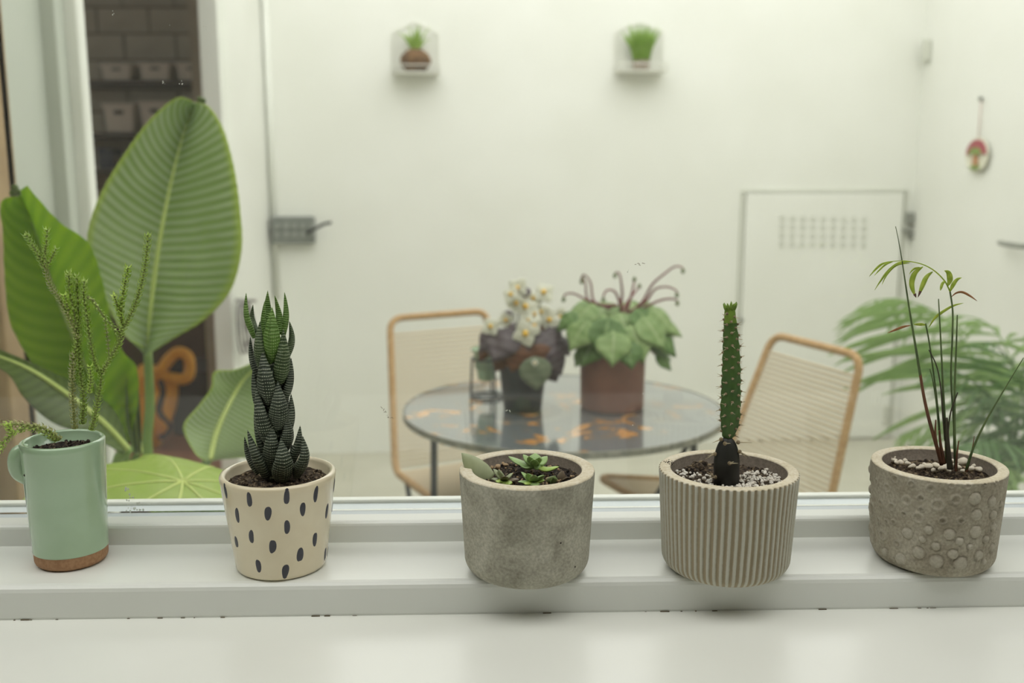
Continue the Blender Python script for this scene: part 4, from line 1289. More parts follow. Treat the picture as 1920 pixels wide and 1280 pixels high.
def chair(label, TL, TRr, SL, SR, FL, FR):
    c = (SL + SR + FL + FR) / 4
    ch = thing('rope_chair', label, 'chair', (c.x, c.y, 0), 'rope chairs at the round table')
    up = Vector((0, 0, 1))
    # frame: front bar, seat sides, back sides, top bar as one closed loop
    loop = [(FL + FR) / 2, FL, SL, TL, TRr, SR, FR, (FL + FR) / 2]
    path = rounded(loop, 0.045, 8)
    fr = build('frame', MB().tube(path, 0.0105, 10, caps=False), M['rope_dark'], ch)
    nb = 29
    for i in range(nb):
        t = 0.03 + 0.855 * i / (nb - 1)
        rope(fr, SL.lerp(TL, t), SR.lerp(TRr, t), 0.0042)
    ns = 27
    for i in range(ns):
        t = 0.04 + 0.92 * i / (ns - 1)
        rope(fr, SL.lerp(FL, t), SR.lerp(FR, t), 0.0042)
    # dark bent metal legs
    fwd = ((FL + FR) - (SL + SR)).normalized(); side = (SR - SL).normalized()
    for s0, f0, sg in ((SL, FL, -1), (SR, FR, 1)):
        rear = [s0.lerp(f0, 0.22), s0.lerp(f0, 0.32) - up * 0.10, s0.lerp(f0, 0.30) - up * 0.16, s0 - fwd * 0.02 + side * sg * 0.02]
        rear[-1] = Vector((rear[-1].x, rear[-1].y, 0.0))
        build('leg', MB().tube(vspline(rear, 20), 0.0068, 8), M['black_metal'], ch)
        front = [s0.lerp(f0, 0.72), s0.lerp(f0, 0.62) - up * 0.10, s0.lerp(f0, 0.66) - up * 0.17, f0 + fwd * 0.0 + side * sg * 0.02]
        front[-1] = Vector((front[-1].x, front[-1].y, 0.0))
        build('leg', MB().tube(vspline(front, 20), 0.0068, 8), M['black_metal'], ch)
        build('side_stretcher', MB().tube(vspline([rear[1], rear[1].lerp(front[1], .5) - up * .01, front[1]], 10), 0.0055, 8), M['black_metal'], ch)
    build('cross_stretcher', MB().tube([SL.lerp(FL, 0.3) - up * .13, SR.lerp(FR, 0.3) - up * .13], 0.0055, 8), M['black_metal'], ch)
    return ch

V = Vector
TLp = at(731, 597, 3.00); TRp = at(913, 583, 3.15); SLp = at(741, 884, 2.735)
SRp = SLp + V((0.275, 0.143, 0.0)); Fd = V((0.44, -0.90, 0.03)) * 0.42
chair('tan rope chair behind the left edge of the round table', TLp, TRp, SLp, SRp, SLp + Fd, SRp + Fd)
TLp = at(1450, 627, 2.68); TRp = at(1616, 668, 2.40)
SLp = at(1342, 905, 2.585); SRp = at(1543, 1005, 2.33)
FLp = at(1118, 893, 2.62); FRp = FLp + (SRp - SLp) * 0.98
chair('tan rope chair tilted back at the right of the round table', TLp, TRp, SLp, SRp, FLp, FRp)

# ------------------------------------------------------------------ leaf tools for the courtyard plants
def px_blade(mid, left, right, Ym, Yl, Yr, n=40, m=9, ripple=0.0, freq=30, belly=0.0):
    """broad leaf: midrib, left and right margin as pixel lines running base -> tip; depth values may be (base, tip)"""
    f = lambda y, t: y[0] + (y[1] - y[0]) * t if isinstance(y, tuple) else y
    A, B, C = spline(mid, n), spline(left, n), spline(right, n)
    rows = []
    for i in range(n):
        t = i / (n - 1)
        pm = at(*A[i], f(Ym, t)); pl = at(*B[i], f(Yl, t)); pr = at(*C[i], f(Yr, t))
        row = []
        for j in range(-m, m + 1):
            s = abs(j) / m; e = pl if j < 0 else pr
            p = pm.lerp(e, s)
            p = p + Vector((0, 1, 0.15)) * (-belly * sin(s * pi) + ripple * s * sin(2 * pi * freq * (t - 0.12 * s)))
            row.append(p)
        rows.append(row)
    mb = MB(); mb.grid(rows)
    return mb, [at(*A[i], f(Ym, i / (n - 1)) - 0.002) for i in range(n)]

M['banana'] = leaf_mat('banana_leaf', srgb(138, 166, 90), srgb(178, 196, 148), None, 31, 0.42, 0.4, edge=srgb(178, 200, 76), stripe=0.6, wslope=0.18, nscale=5)
M['banana_lit'] = leaf_mat('lit_banana_leaf', srgb(144, 178, 24), srgb(168, 196, 40), None, 18, 0.7, 0.45, stripe=0.5, wslope=0.2, nscale=5)  # brighter leaf green with the daylight on it put into the colour
M['banana_dark'] = leaf_mat('dark_banana_leaf', srgb(76, 96, 36), srgb(94, 114, 50), None, 18, 0.3, 0.45, stripe=0.5, wslope=0.2, nscale=5)  # darker, less translucent leaf green
M['rib'] = plain('leaf_midrib', srgb(188, 204, 116), srgb(178, 194, 104), 20, 0.5)
M['stalk'] = plain('leaf_stalk', srgb(132, 160, 80), srgb(114, 142, 66), 12, 0.5)
M['pot_dark'] = plain('dark_planter', srgb(70, 72, 68), srgb(60, 62, 58), 12, 0.6)

bpot = V((-0.66, 1.95, 0))
ban = thing('banana_plant', 'large banana plant with broad striped leaves at the left of the courtyard', 'plant', bpot)
prof, k0, k1 = pot_profile(0.17, 0.13, 0.30, 0.012, 0.02, 0.004, 0.05)
build('planter', MB().lathe(prof, bpot, 48), M['pot_dark'], ban)
soil_disc('soil', bpot, 0.155, 0.26, M['soil'], ban, 0.006, 33)

def banana_leaf(name, mid, left, right, Ym, Yl, Yr, mat, rib_r=(0.007, 0.002), **kw):
    mb, S = px_blade(mid, left, right, Ym, Yl, Yr, **kw)
    lf = build(name, mb, mat, ban, solid=0.0012)
    nS = len(S)
    build('midrib', MB().tube(S, [rib_r[0] + (rib_r[1] - rib_r[0]) * i / (nS - 1) for i in range(nS)], 8), M['rib'], lf)
    return lf

banana_leaf('leaf', [(276, 662), (284, 570), (297, 470), (315, 370), (340, 265), (366, 192)],
            [(270, 650), (235, 630), (200, 570), (172, 505), (164, 440), (190, 360), (235, 285), (280, 225), (330, 184), (362, 190)],
            [(278, 664), (330, 632), (385, 598), (432, 545), (453, 470), (450, 390), (438, 310), (418, 240), (392, 200), (368, 192)],
            (1.93, 2.05), (1.85, 1.98), (1.88, 2.0), M['banana'], n=90, m=14, ripple=0.0016, freq=29, belly=0.015)
banana_leaf('leaf', [(236, 838), (200, 765), (155, 670), (110, 560), (74, 455), (46, 362)],
            [(230, 835), (150, 760), (70, 690), (44, 655), (18, 600), (9, 520), (6, 440), (2, 378), (40, 368)],
            [(240, 836), (258, 760), (256, 690), (228, 655), (206, 590), (190, 520), (165, 455), (110, 415), (50, 348)],
            (1.80, 1.72), (1.74, 1.64), (1.72, 1.62), M['banana_lit'], n=60, m=12, ripple=0.001, freq=14, belly=0.02)
banana_leaf('leaf', [(238, 842), (190, 790), (120, 735), (50, 690), (-40, 655)],
            [(232, 848), (160, 815), (95, 790), (45, 745), (15, 700), (-40, 668)],
            [(242, 838), (215, 770), (160, 727), (80, 690), (30, 668), (-40, 640)],
            (1.66, 1.55), (1.62, 1.5), (1.70, 1.58), M['banana_dark'], n=50, m=10, belly=0.012)
banana_leaf('leaf', [(262, 850), (256, 800), (252, 740), (250, 690)],
            [(250, 848), (238, 800), (236, 740), (240, 690)], [(264, 850), (264, 800), (260, 740), (254, 690)],
            1.74, 1.70, 1.72, M['banana_dark'], n=24, m=6)
banana_leaf('leaf', [(392, 862), (404, 815), (425, 765), (462, 704), (520, 660)],
            [(386, 862), (366, 850), (343, 800), (372, 760), (396, 726), (402, 696), (450, 690), (518, 655)],
            [(398, 862), (450, 858), (500, 850), (525, 800), (540, 740), (540, 690), (524, 660)],
            (1.75, 1.9), (1.70, 1.86), (1.78, 1.92), M['banana'], n=50, m=10, belly=0.01)
for pts, r0, r1, mt in (([at(277, 655, 1.93), at(281, 760, 1.93), at(280, 865, 1.93), V((-0.67, 1.94, 0.55)), V((-0.66, 1.95, 0.25))], 0.0085, 0.016, 'stalk'),
                        ([at(237, 838, 1.80), at(240, 900, 1.82), V((-0.68, 1.9, 0.5)), V((-0.67, 1.95, 0.25))], 0.010, 0.014, 'stalk'),
                        ([at(240, 842, 1.66), at(222, 900, 1.70), V((-0.68, 1.85, 0.45)), V((-0.68, 1.95, 0.25))], 0.009, 0.014, 'stalk'),
                        ([at(258, 850, 1.74), at(250, 910, 1.78), V((-0.69, 1.88, 0.45)), V((-0.66, 1.96, 0.25))], 0.006, 0.010, 'stalk'),
                        ([at(392, 862, 1.75), at(380, 900, 1.78), V((-0.58, 1.88, 0.5)), V((-0.64, 1.95, 0.25))], 0.007, 0.012, 'stalk')):
    S = vspline(pts, 24)
    build('stalk', MB().tube(S, [r0 + (r1 - r0) * i / 23 for i in range(24)], 10), M[mt], ban)
mb = MB()
for (px, py) in ((374, 186), (381, 189), (377, 194), (28, 352), (24, 362), (33, 360)):
    mb.ball(at(px, py, 2.03 if px > 100 else 1.64), 0.006, 8, 6)
build('curled_leaf_tip', mb, M['banana_dark'], ban)

# philodendron: broad lime leaf lying low behind the sill
M['philo'] = leaf_mat('lime_leaf', srgb(172, 198, 78), srgb(186, 206, 108), None, 6, 0.5, 0.4, stripe=0.2, nscale=7)
M['philo_vein'] = plain('lime_vein', srgb(196, 208, 120), srgb(186, 200, 106), 12, 0.5)
ph = V((-0.40, 1.50, 0))
phi = thing('elephant_ear_plant', 'lime green elephant ear leaf with pale veins behind the spotted pot', 'plant', ph)
prof, k0, k1 = pot_profile(0.13, 0.10, 0.24, 0.010, 0.02, 0.004, 0.04)
build('planter', MB().lathe(prof, ph, 40), M['pot_dark'], phi)
soil_disc('soil', ph, 0.118, 0.21, M['soil'], phi, 0.005, 35)
hub = at(342, 903, 1.36)
def ear(a):                      # heart outline radius by angle (0 = tip direction)
    a = (a + pi) % (2 * pi) - pi
    return 0.19 * (1.0 + 0.35 * max(0, cos(a)) ** 6 - 0.45 * max(0, -cos(a)) ** 10 + 0.12 * sin(abs(a)) ** 2)
ax_tip = V((0.80, -0.55, -0.32)).normalized(); ax_side = V((0.5, 0.80, -0.08)).normalized(); ax_n = ax_tip.cross(ax_side).normalized()
if ax_n.z < 0: ax_n = -ax_n
rows = []; ns_ = 64
for i in range(9):
    q = i / 8; row = []
    for kk in range(ns_ + 1):
        a = 2 * pi * kk / ns_
        r_ = ear(a) * q
        p = hub + ax_tip * (r_ * cos(a)) + ax_side * (r_ * sin(a)) + ax_n * (-0.35 * r_ * r_ / 0.2 + 0.002 * sin(5 * a) * q)
        row.append(p)
    rows.append(row)
mb = MB(); mb.grid(rows)
lf = build('leaf', mb, M['philo'], phi, solid=0.0012)
for a in (0, 0.7, -0.7, 1.35, -1.35, 2.0, -2.0, 2.6, -2.6):
    S = []
    for i in range(10):
        r_ = ear(a) * 0.94 * i / 9; aa = a + 0.12 * (i / 9) * (1 if a > 0 else -1 if a < 0 else 0)
        S.append(hub + ax_tip * (r_ * cos(aa)) + ax_side * (r_ * sin(aa)) + ax_n * (-0.35 * r_ * r_ / 0.2 + 0.0006 + 0.002 * sin(5 * aa) * i / 9))
    build('vein', MB().tube(S, [0.0022 * (1 - 0.8 * i / 9) for i in range(10)], 6), M['philo_vein'], lf)
build('stalk', MB().tube(vspline([hub - ax_n * .001, hub + V((-0.02, 0.03, -0.12)), ph + V((0, 0, 0.45)), ph + V((0, 0, 0.2))], 20), 0.007, 8), M['stalk'], phi)

# ------------------------------------------------------------------ plants on the table
M['brown_pot'] = plain('brown_clay_pot', srgb(138, 98, 82), srgb(122, 84, 70), 14, 0.55)
M['black_pot'] = plain('black_nursery_pot', srgb(58, 60, 64), srgb(50, 52, 56), 14, 0.45)
M['cyc'] = leaf_mat('cyclamen_leaf', srgb(124, 156, 88), srgb(164, 188, 126), srgb(186, 204, 150), 4, 0.35, 0.35, stripe=0.12, nscale=30)
M['cyc_dark'] = leaf_mat('cyclamen_leaf_dark', srgb(84, 118, 58), srgb(112, 146, 80), srgb(150, 176, 116), 4, 0.3, 0.35, stripe=0.12, nscale=30)
M['cyc_stem'] = plain('maroon_stem', srgb(128, 62, 66), srgb(108, 52, 56), 30, 0.5)
M['bego'] = leaf_mat('purple_begonia_leaf', srgb(70, 58, 62), srgb(98, 88, 90), None, 4, 0.15, 0.3, stripe=0.4, nscale=20)
M['bego_brown'] = leaf_mat('brown_begonia_leaf', srgb(96, 58, 38), srgb(120, 78, 50), None, 4, 0.3, 0.3, stripe=0.4, nscale=20)
M['bego_green'] = leaf_mat('green_begonia_leaf', srgb(112, 124, 98), srgb(128, 138, 112), None, 4, 0.2, 0.35, stripe=0.4, nscale=20)
M['petal'] = leaf_mat('white_petal', srgb(240, 240, 228), srgb(232, 232, 216), None, 4, 0.4, 0.5, stripe=0.1, nscale=20)
M['stamen'] = plain('yellow_stamen', srgb(232, 190, 66), srgb(216, 168, 44), 60, 0.7)
M['bud'] = plain('green_bud', srgb(104, 118, 70), srgb(88, 102, 60), 60, 0.6)

def round_leaf(mb, c, nrm, r, el=1.0, cup=0.15, tip=0.25, fold=0.0, tipdir=None):
    """rounded or heart leaf, u across, v along"""
    nrm = Vector(nrm).normalized()
    t = Vector(tipdir) if tipdir else Vector((0, 0, -1))
    t = (t - nrm * t.dot(nrm)).normalized(); sdir = t.cross(nrm)
    rows = []; n = 12; m = 6
    for i in range(n + 1):
        v = i / n; row = []
        w = r * (sin(pi * min(1, v * 1.02) ** 0.75) ** 0.75 if 0 < v < 1 else 0.02) * el
        if v > 0.6: w *= 1 - tip * (v - 0.6) / 0.4
        for j in range(-m, m + 1):
            s = j / m
            p = c + t * ((v - 0.45) * 2 * r * (1 + 0.06 * abs(s) * (1 - v))) + sdir * (w * s)
            p = p - nrm * (cup * r * (s * s + (v - 0.4) ** 2 * 1.5)) + nrm * fold * abs(s) * r + nrm * 0.03 * r * sin(5 * s + 6 * v)
            row.append(p)
        rows.append(row)
    return mb.grid(rows)

# brown clay pot, broad green leaves and curled maroon flower stalks
bp = at(1147, 770, 2.365); bp = V((bp.x, 2.365, 0.7205))
cy = thing('potted_cyclamen', 'leafy green plant with curled maroon stalks in a brown clay pot', 'potted plant', bp)
RP = 0.079; HP = at(1147, 655, 2.365).z - 0.7205
prof, k0, k1 = pot_profile(RP, RP * 0.97, HP, 0.006, 0.006, 0.002, 0.02)
build('pot', MB().lathe(prof, bp, 48), M['brown_pot'], cy)
soil_disc('soil', bp, RP - 0.007, bp.z + HP - 0.012, M['soil'], cy, 0.003, 41)
rs = random.Random(12)
crown = bp + V((0.004, -0.005, HP + 0.025))
LV = [(1090, 590, 34, -1, 0), (1062, 600, 24, -1, 1), (1110, 610, 36, -2, 0), (1085, 625, 32, -3, 0), (1135, 628, 38, -4, 1), (1170, 610, 34, -2, 0), (1195, 640, 36, -4, 0), (1150, 648, 34, -5, 0), (1225, 620, 36, -3, 0),
      (1245, 600, 34, -1, 0), (1230, 580, 30, 2, 0), (1190, 580, 30, 1, 0), (1130, 580, 30, 1, 0), (1085, 575, 26, 2, 0), (1250, 640, 30, -2, 1), (1238, 655, 26, 0, 1), (1105, 655, 30, -3, 1), (1180, 660, 28, -5, 1),
      (1210, 600, 30, -2, 1), (1160, 575, 24, 3, 1), (1246, 675, 20, -2, 1), (1090, 668, 20, -2, 1), (1150, 600, 28, 0, 1), (1120, 600, 28, 2, 1), (1200, 570, 24, 4, 0), (1265, 615, 20, 0, 0)]
for (px, py, r, dep, dk) in LV:
    c = at(px, py, 2.365 + dep * 0.022)
    rr = r * 2.42 / FPX
    out = V((c.x - crown.x, c.y - crown.y, 0))
    nrm = V((out.x * 6, out.y * 6 - 0.55, 0.75 + rs.uniform(-.15, .15)))
    mb = MB(); round_leaf(mb, c, nrm, rr, 0.95, 0.22, 0.5, 0.08, tipdir=out + V((0, -0.02, -0.05)))
    lf = build('leaf', mb, M['cyc_dark' if dk else 'cyc'], cy, solid=0.0008)
    build('leaf_stalk', MB().tube(vspline([c, c.lerp(crown, .5) + V((0, 0, .008)), crown - V((0, 0, .05))], 8), 0.0016, 6), M['cyc_stem'], lf)
def c7(x, y): return (860 + x / 3.555, 480 + y / 3.555)
for pts, Yt in (([(1090, 420), (1085, 320), (1090, 240), (1075, 130), (1050, 105), (1042, 130)], 2.36), ([(1130, 380), (1220, 310), (1290, 190), (1370, 120), (1440, 70), (1490, 75), (1495, 100)], 2.34),
                ([(1180, 350), (1250, 300), (1310, 220), (1390, 205), (1450, 230), (1455, 260)], 2.33), ([(1060, 330), (910, 310), (880, 180), (840, 125), (820, 140), (820, 170)], 2.38),
                ([(1020, 340), (870, 300), (845, 180), (826, 150)], 2.40), ([(1010, 350), (850, 290), (770, 250), (710, 255), (700, 290)], 2.36), ([(1100, 400), (1050, 250), (1000, 225), (970, 250), (965, 290)], 2.34),
                ([(1110, 400), (1140, 300), (1160, 220), (1172, 155)], 2.38), ([(1200, 360), (1330, 300), (1400, 285), (1450, 290), (1458, 315)], 2.32), ([(1090, 420), (1110, 330), (1160, 260), (1205, 200)], 2.42)):
    P = [at(*c7(x, y), 2.365 + (Yt - 2.365) * i / (len(pts) - 1)) for i, (x, y) in enumerate(pts)]
    S = vspline(P, 24)
    st = build('flower_stalk', MB().tube(S, [0.0040 - 0.0020 * i / 23 for i in range(24)], 6), M['cyc_stem'], cy)
    build('bud', MB().ball(S[-1], (0.005, 0.005, 0.0065), 8, 6), M['bud'], st)

# black pot with white begonia
bb = at(980, 772, 2.345); bb = V((bb.x, 2.345, 0.7205))
be = thing('potted_begonia', 'white flowered plant with purple leaves in a black tapered pot', 'potted plant', bb)
HB = at(980, 682, 2.345).z - 0.7205
prof, k0, k1 = pot_profile(0.0575, 0.046, HB, 0.003, 0.004, 0.001, 0.012)
build('pot', MB().lathe(prof, bb, 40), M['black_pot'], be)
soil_disc('soil', bb, 0.052, bb.z + HB - 0.008, M['soil'], be, 0.003, 42)
crown = bb + V((0, 0, HB))
for (px, py, r, dep, mt, nx, nz) in ((940, 640, 36, -3, 'bego', -.3, .8), (915, 632, 28, -1, 'bego', -.8, .8), (1005, 698, 30, -5, 'bego_green', .1, .1), (1045, 678, 24, -3, 'bego', .6, .2), (1030, 638, 28, -1, 'bego', .5, .9), (1055, 645, 22, 0, 'bego', .6, .9),
                                     (965, 668, 26, -4, 'bego_brown', -.2, .3), (1015, 668, 26, -3, 'bego_brown', .3, .3), (935, 678, 18, -2, 'bego_brown', -.6, .2), (1030, 615, 18, 1, 'bego_brown', .3, .9), (1000, 640, 28, 0, 'bego', 0, .9), (970, 620, 26, 1, 'bego', -.2, .9),
                                     (905, 660, 16, 1, 'bego_brown', -.8, .5), (1040, 700, 18, -2, 'bego', .6, -.1), (1040, 625, 20, 0, 'bego', .5, .7), (950, 590, 12, 0, 'bego', -.4, .8), (985, 546, 11, -1, 'bego', 0, .9)):
    c = at(px, py, 2.345 + dep * 0.016)
    mb = MB(); round_leaf(mb, c, V((nx, -0.9, nz)), r * 2.4 / FPX, 1.0, 0.18, 0.1, 0.0, tipdir=V((nx, -0.2, -1)))
    lf = build('leaf', mb, M[mt], be, solid=0.0008)
    build('leaf_stalk', MB().tube(vspline([c + V((0, .002, 0)), c.lerp(crown, .5) + V((0, 0, .006)), crown - V((0, 0, .01))], 8), 0.0014, 6), M['cyc_stem'], lf)
FL = [(985, 625, 20, -4), (1000, 610, 16, -3), (970, 540, 17, -1), (958, 552, 14, -2), (1020, 548, 17, 0), (985, 575, 18, -2), (968, 568, 14, -2), (1000, 590, 16, -1), (920, 612, 15, -2), (948, 600, 13, -1), (1030, 600, 18, 1), (1050, 595, 16, 2), (1000, 560, 14, 1), (985, 555, 16, 1), (1015, 585, 14, 2), (1003, 680, 5, -7), (990, 600, 12, -3)]
for (px, py, r, dep) in FL:
    c = at(px, py, 2.345 + dep * 0.014); rr = r * 1.2 * 2.4 / FPX
    nrm = V((rs.uniform(-.5, .5), -0.9, rs.uniform(0, .7))).normalized()
    fl = build('flower', MB().ball(c + nrm * rr * .12, rr * 0.24, 8, 6), M['stamen'], be)
    u = nrm.cross(V((0, 0, 1))).normalized(); w = u.cross(nrm)
    a0 = rs.uniform(0, 6)
    for j in range(4):
        a = a0 + j * pi / 2; dd = u * cos(a) + w * sin(a)
        mb = MB(); round_leaf(mb, c + dd * rr * .5, nrm, rr * (.55 if j % 2 else .48), 1.0, 0.2, 0.0, 0, tipdir=dd)
        build('petal', mb, M['petal'], fl, solid=0.0006)
    build('flower_stalk', MB().tube(vspline([c, c.lerp(crown, .5) + V((0, .01, .0)), crown], 8), 0.0013, 6), M['bud'], fl)

# small mint pot in a wire ring stand
gp = at(912, 747, 2.47); gp = V((gp.x, 2.47, 0.7205))
gs = thing('wire_pot_stand', 'thin black wire ring stand on the table behind the black pot', 'plant stand', gp)
def ringpts(c, r, n=28): return [c + V((r * cos(2 * pi * i / n), r * sin(2 * pi * i / n), 0)) for i in range(n + 1)]
build('base_ring', MB().tube(ringpts(gp + V((0, 0, .004)), 0.040), 0.0035, 8, caps=False), M['black_metal'], gs)
build('top_ring', MB().tube(ringpts(gp + V((0, 0, .100)), 0.036), 0.0028, 8, caps=False), M['black_metal'], gs)
for a in (pi * 1.05, pi * 1.7, pi * .4):
    build('upright', MB().tube([gp + V((0.0395 * cos(a), 0.0395 * sin(a), .004)), gp + V((0.036 * cos(a), 0.036 * sin(a), .100))], 0.003, 8), M['black_metal'], gs)
mp = gp + V((0, 0, 0.045))
mt_ = thing('small_mint_pot', 'small mint green tapered pot held in the wire stand', 'pot', mp)
prof, k0, k1 = pot_profile(0.0335, 0.021, 0.082, 0.003, 0.004, 0.001, 0.05)
build('pot_body', MB().lathe(prof, mp, 36), M['mint'], mt_)
build('pot_rim', MB().lathe([(0.0325, .074), (0.0375, .075), (0.0385, .079), (0.0375, .083), (0.0325, .084)], mp, 36), M['mint'], mt_)

# ------------------------------------------------------------------ on the back wall: wire baskets and plants
M['moss'] = plain('coir_ball', srgb(120, 90, 58), srgb(88, 66, 44), 40, 0.95, 0.8, 0.01)
M['airgreen'] = leaf_mat('spiky_green', srgb(150, 182, 80), srgb(172, 200, 104), None, 3, 0.4, 0.5, stripe=.2)
M['grassgreen'] = leaf_mat('grass_green', srgb(140, 180, 66), srgb(168, 202, 96), None, 3, 0.4, 0.5, stripe=.2)
def basket(label, x0, x1, ytop, yshould, ybot, Z=0.12):
    BL = on_back(x0, ybot); BRr = on_back(x1, ybot)
    w = (BRr - BL).length; c = (BL + BRr) / 2
    hs = on_back((x0 + x1) / 2, yshould).z - c.z; ht = on_back((x0 + x1) / 2, ytop).z - c.z
    bk = thing('wire_wall_basket', label, 'basket', c, 'wire baskets on the back wall')
    def L(x, y, z): return c + BACK_X * x + BACK_N * y + V((0, 0, z))
    hw_ = w / 2; r = 0.0028
    outline = [(-hw_, 0), (-hw_, hs), (-hw_ * .45, hs + (ht - hs) * .55), (0, ht), (hw_ * .45, hs + (ht - hs) * .55), (hw_, hs), (hw_, 0)]
    build('back_frame', MB().tube([L(x, .008, z) for x, z in outline] + [L(-hw_, .008, 0)], r, 6, caps=False), M['wire_white'], bk)
    for i in range(8):
        z = hs * (i + 0.5) / 8
        build('back_wire', MB().tube([L(-hw_, .008, z), L(hw_, .008, z)], r * .7, 6), M['wire_white'], bk)
    build('shelf_frame', MB().tube([L(-hw_, .008, .002), L(-hw_, Z, .002), L(hw_, Z, .002), L(hw_, .008, .002)], r, 6), M['wire_white'], bk)
    for i in range(9):
        x = -hw_ + w * (i + .5) / 9
        build('shelf_wire', MB().tube([L(x, .008, .002), L(x, Z, .002)], r * .7, 6), M['wire_white'], bk)
    build('front_rail', MB().tube([L(-hw_, Z, .002), L(-hw_, Z, .03), L(hw_, Z, .03), L(hw_, Z, .002)], r * .8, 6), M['wire_white'], bk)
    for sx in (-1, 1):
        build('side_wire', MB().tube([L(sx * hw_, .008, .03), L(sx * hw_, Z, .03)], r * .8, 6), M['wire_white'], bk)
    build('shelf_plate', MB().hexa([L(x, y, z) for z in (-.003, -.001) for x, y in ((-hw_, .008), (hw_, .008), (hw_, Z), (-hw_, Z))]), M['wire_white'], bk, smooth=False)
    return L, w, c, hw_
L, w, c, hw_ = basket('house-shaped white wire basket on the back wall holding the brown moss ball', 737, 822, 42, 62, 140)
kb = L(0, .062, 0.008)
ko = thing('moss_ball_plant', 'spiky green plant growing from a brown moss ball in the wire basket', 'plant', kb)
mb = MB(); mb.ball(kb + V((0, 0, .044)), (.066, .056, .050), 20, 14)
rs = random.Random(8)
for i, p in enumerate(mb.v):
    q = p - kb
    if q.z < 0.012: q.z = 0.0 + rs.uniform(0, .002)
    mb.v[i] = kb + q * (1 + rs.uniform(-.03, .03))
build('moss_ball', mb, M['moss'], ko)
for i in range(16):
    a = i * 2.4; sp = 0.02 + 0.05 * (i % 5) / 4
    b0 = kb + V((0.008 * cos(a), 0.008 * sin(a), .085)); t1 = b0 + V((sp * cos(a), sp * sin(a) * .7, rs.uniform(.05, .105) * (1.1 - sp * 6 * .4)))
    S = vspline([b0, b0.lerp(t1, .5) + V((0, 0, .012)), t1], 8)
    build('leaf', MB().tube(S, [.0065 * (1 - .9 * (j / 7) ** 1.5) for j in range(8)], 6, flat=.35), M['airgreen'], ko)
L, w, c, hw_ = basket('house-shaped white wire basket on the back wall holding the grass tuft', 1152, 1240, 42, 60, 137)
gb = L(0, .060, 0.006)
gt = thing('potted_grass', 'tuft of bright green grass in a small pot in the wire basket', 'potted plant', gb)
prof, k0, k1 = pot_profile(0.040, 0.034, 0.040, 0.003, 0.005, 0.001, 0.01)
M['glass_pot'] = plain('taupe_pot', srgb(150, 138, 124), srgb(138, 126, 112), 14, 0.4)
build('pot', MB().lathe(prof, gb, 30), M['glass_pot'], gt)
mb = MB()
for i in range(210):
    a = rs.uniform(0, 2 * pi); q = 0.032 * sqrt(rs.random()); h = rs.uniform(.10, .165)
    b0 = gb + V((q * cos(a), q * sin(a), .03)); sp = rs.uniform(.4, 1.9) * q + .004
    t1 = b0 + V((sp * cos(a) * 1.15, sp * sin(a), h))
    mb.tube(vspline([b0, b0.lerp(t1, .5) + V((-sp * .15 * cos(a), 0, .01)), t1], 6), [.0026, .0026, .0024, .002, .0014, .0003], 4, flat=.4)
tag(build('grass_blades', mb, M['grassgreen'], gt), None, None, None, 'stuff')

# grey switch box with its conduit
cb = on_back(552, 430, 0.0)
sw = thing('switch_box', 'grey outdoor power switch box with round knobs and short cable', 'switch box', cb)
w_ = (on_back(592, 430) - on_back(512, 430)).length; h_ = on_back(552, 404).z - on_back(552, 454).z
mb = MB(); back_box(mb, cb + BACK_N * .03, (w_, .06, h_)); body = build('box_body', mb, M['grey_plastic'], sw, smooth=False, bevel=0.006)
for j in range(2):
    for i in range(5):
        p = on_back(520 + i * 16, 424 + j * 15, 0.062)
        build('knob', MB().tube([p - BACK_N * .006, p + BACK_N * .008], .012, 14), M['grey_knob'], sw, sharp=40)
build('cable', MB().tube(vspline([on_back(576, 437, .07), on_back(592, 428, .10), on_back(608, 420, .12), on_back(622, 417, .12)], 12), .0065, 8), M['black_fab'], sw)
for i in range(2):
    p = on_back(522 + i * 28, 436, .063); build('socket_slot', MB().tube([p, p + BACK_N * .004], .007, 8), M['black_fab'], sw)
tag(build('conduit_pipe', MB().tube([on_back(514, 430, .006) + V((0, 0, -.3)), on_back(514, 430, .006) + V((0, 0, 1.2))], .014, 12), M['frame_white'], None),
    'white vertical conduit pipe in the left corner behind the switch box', 'pipe')

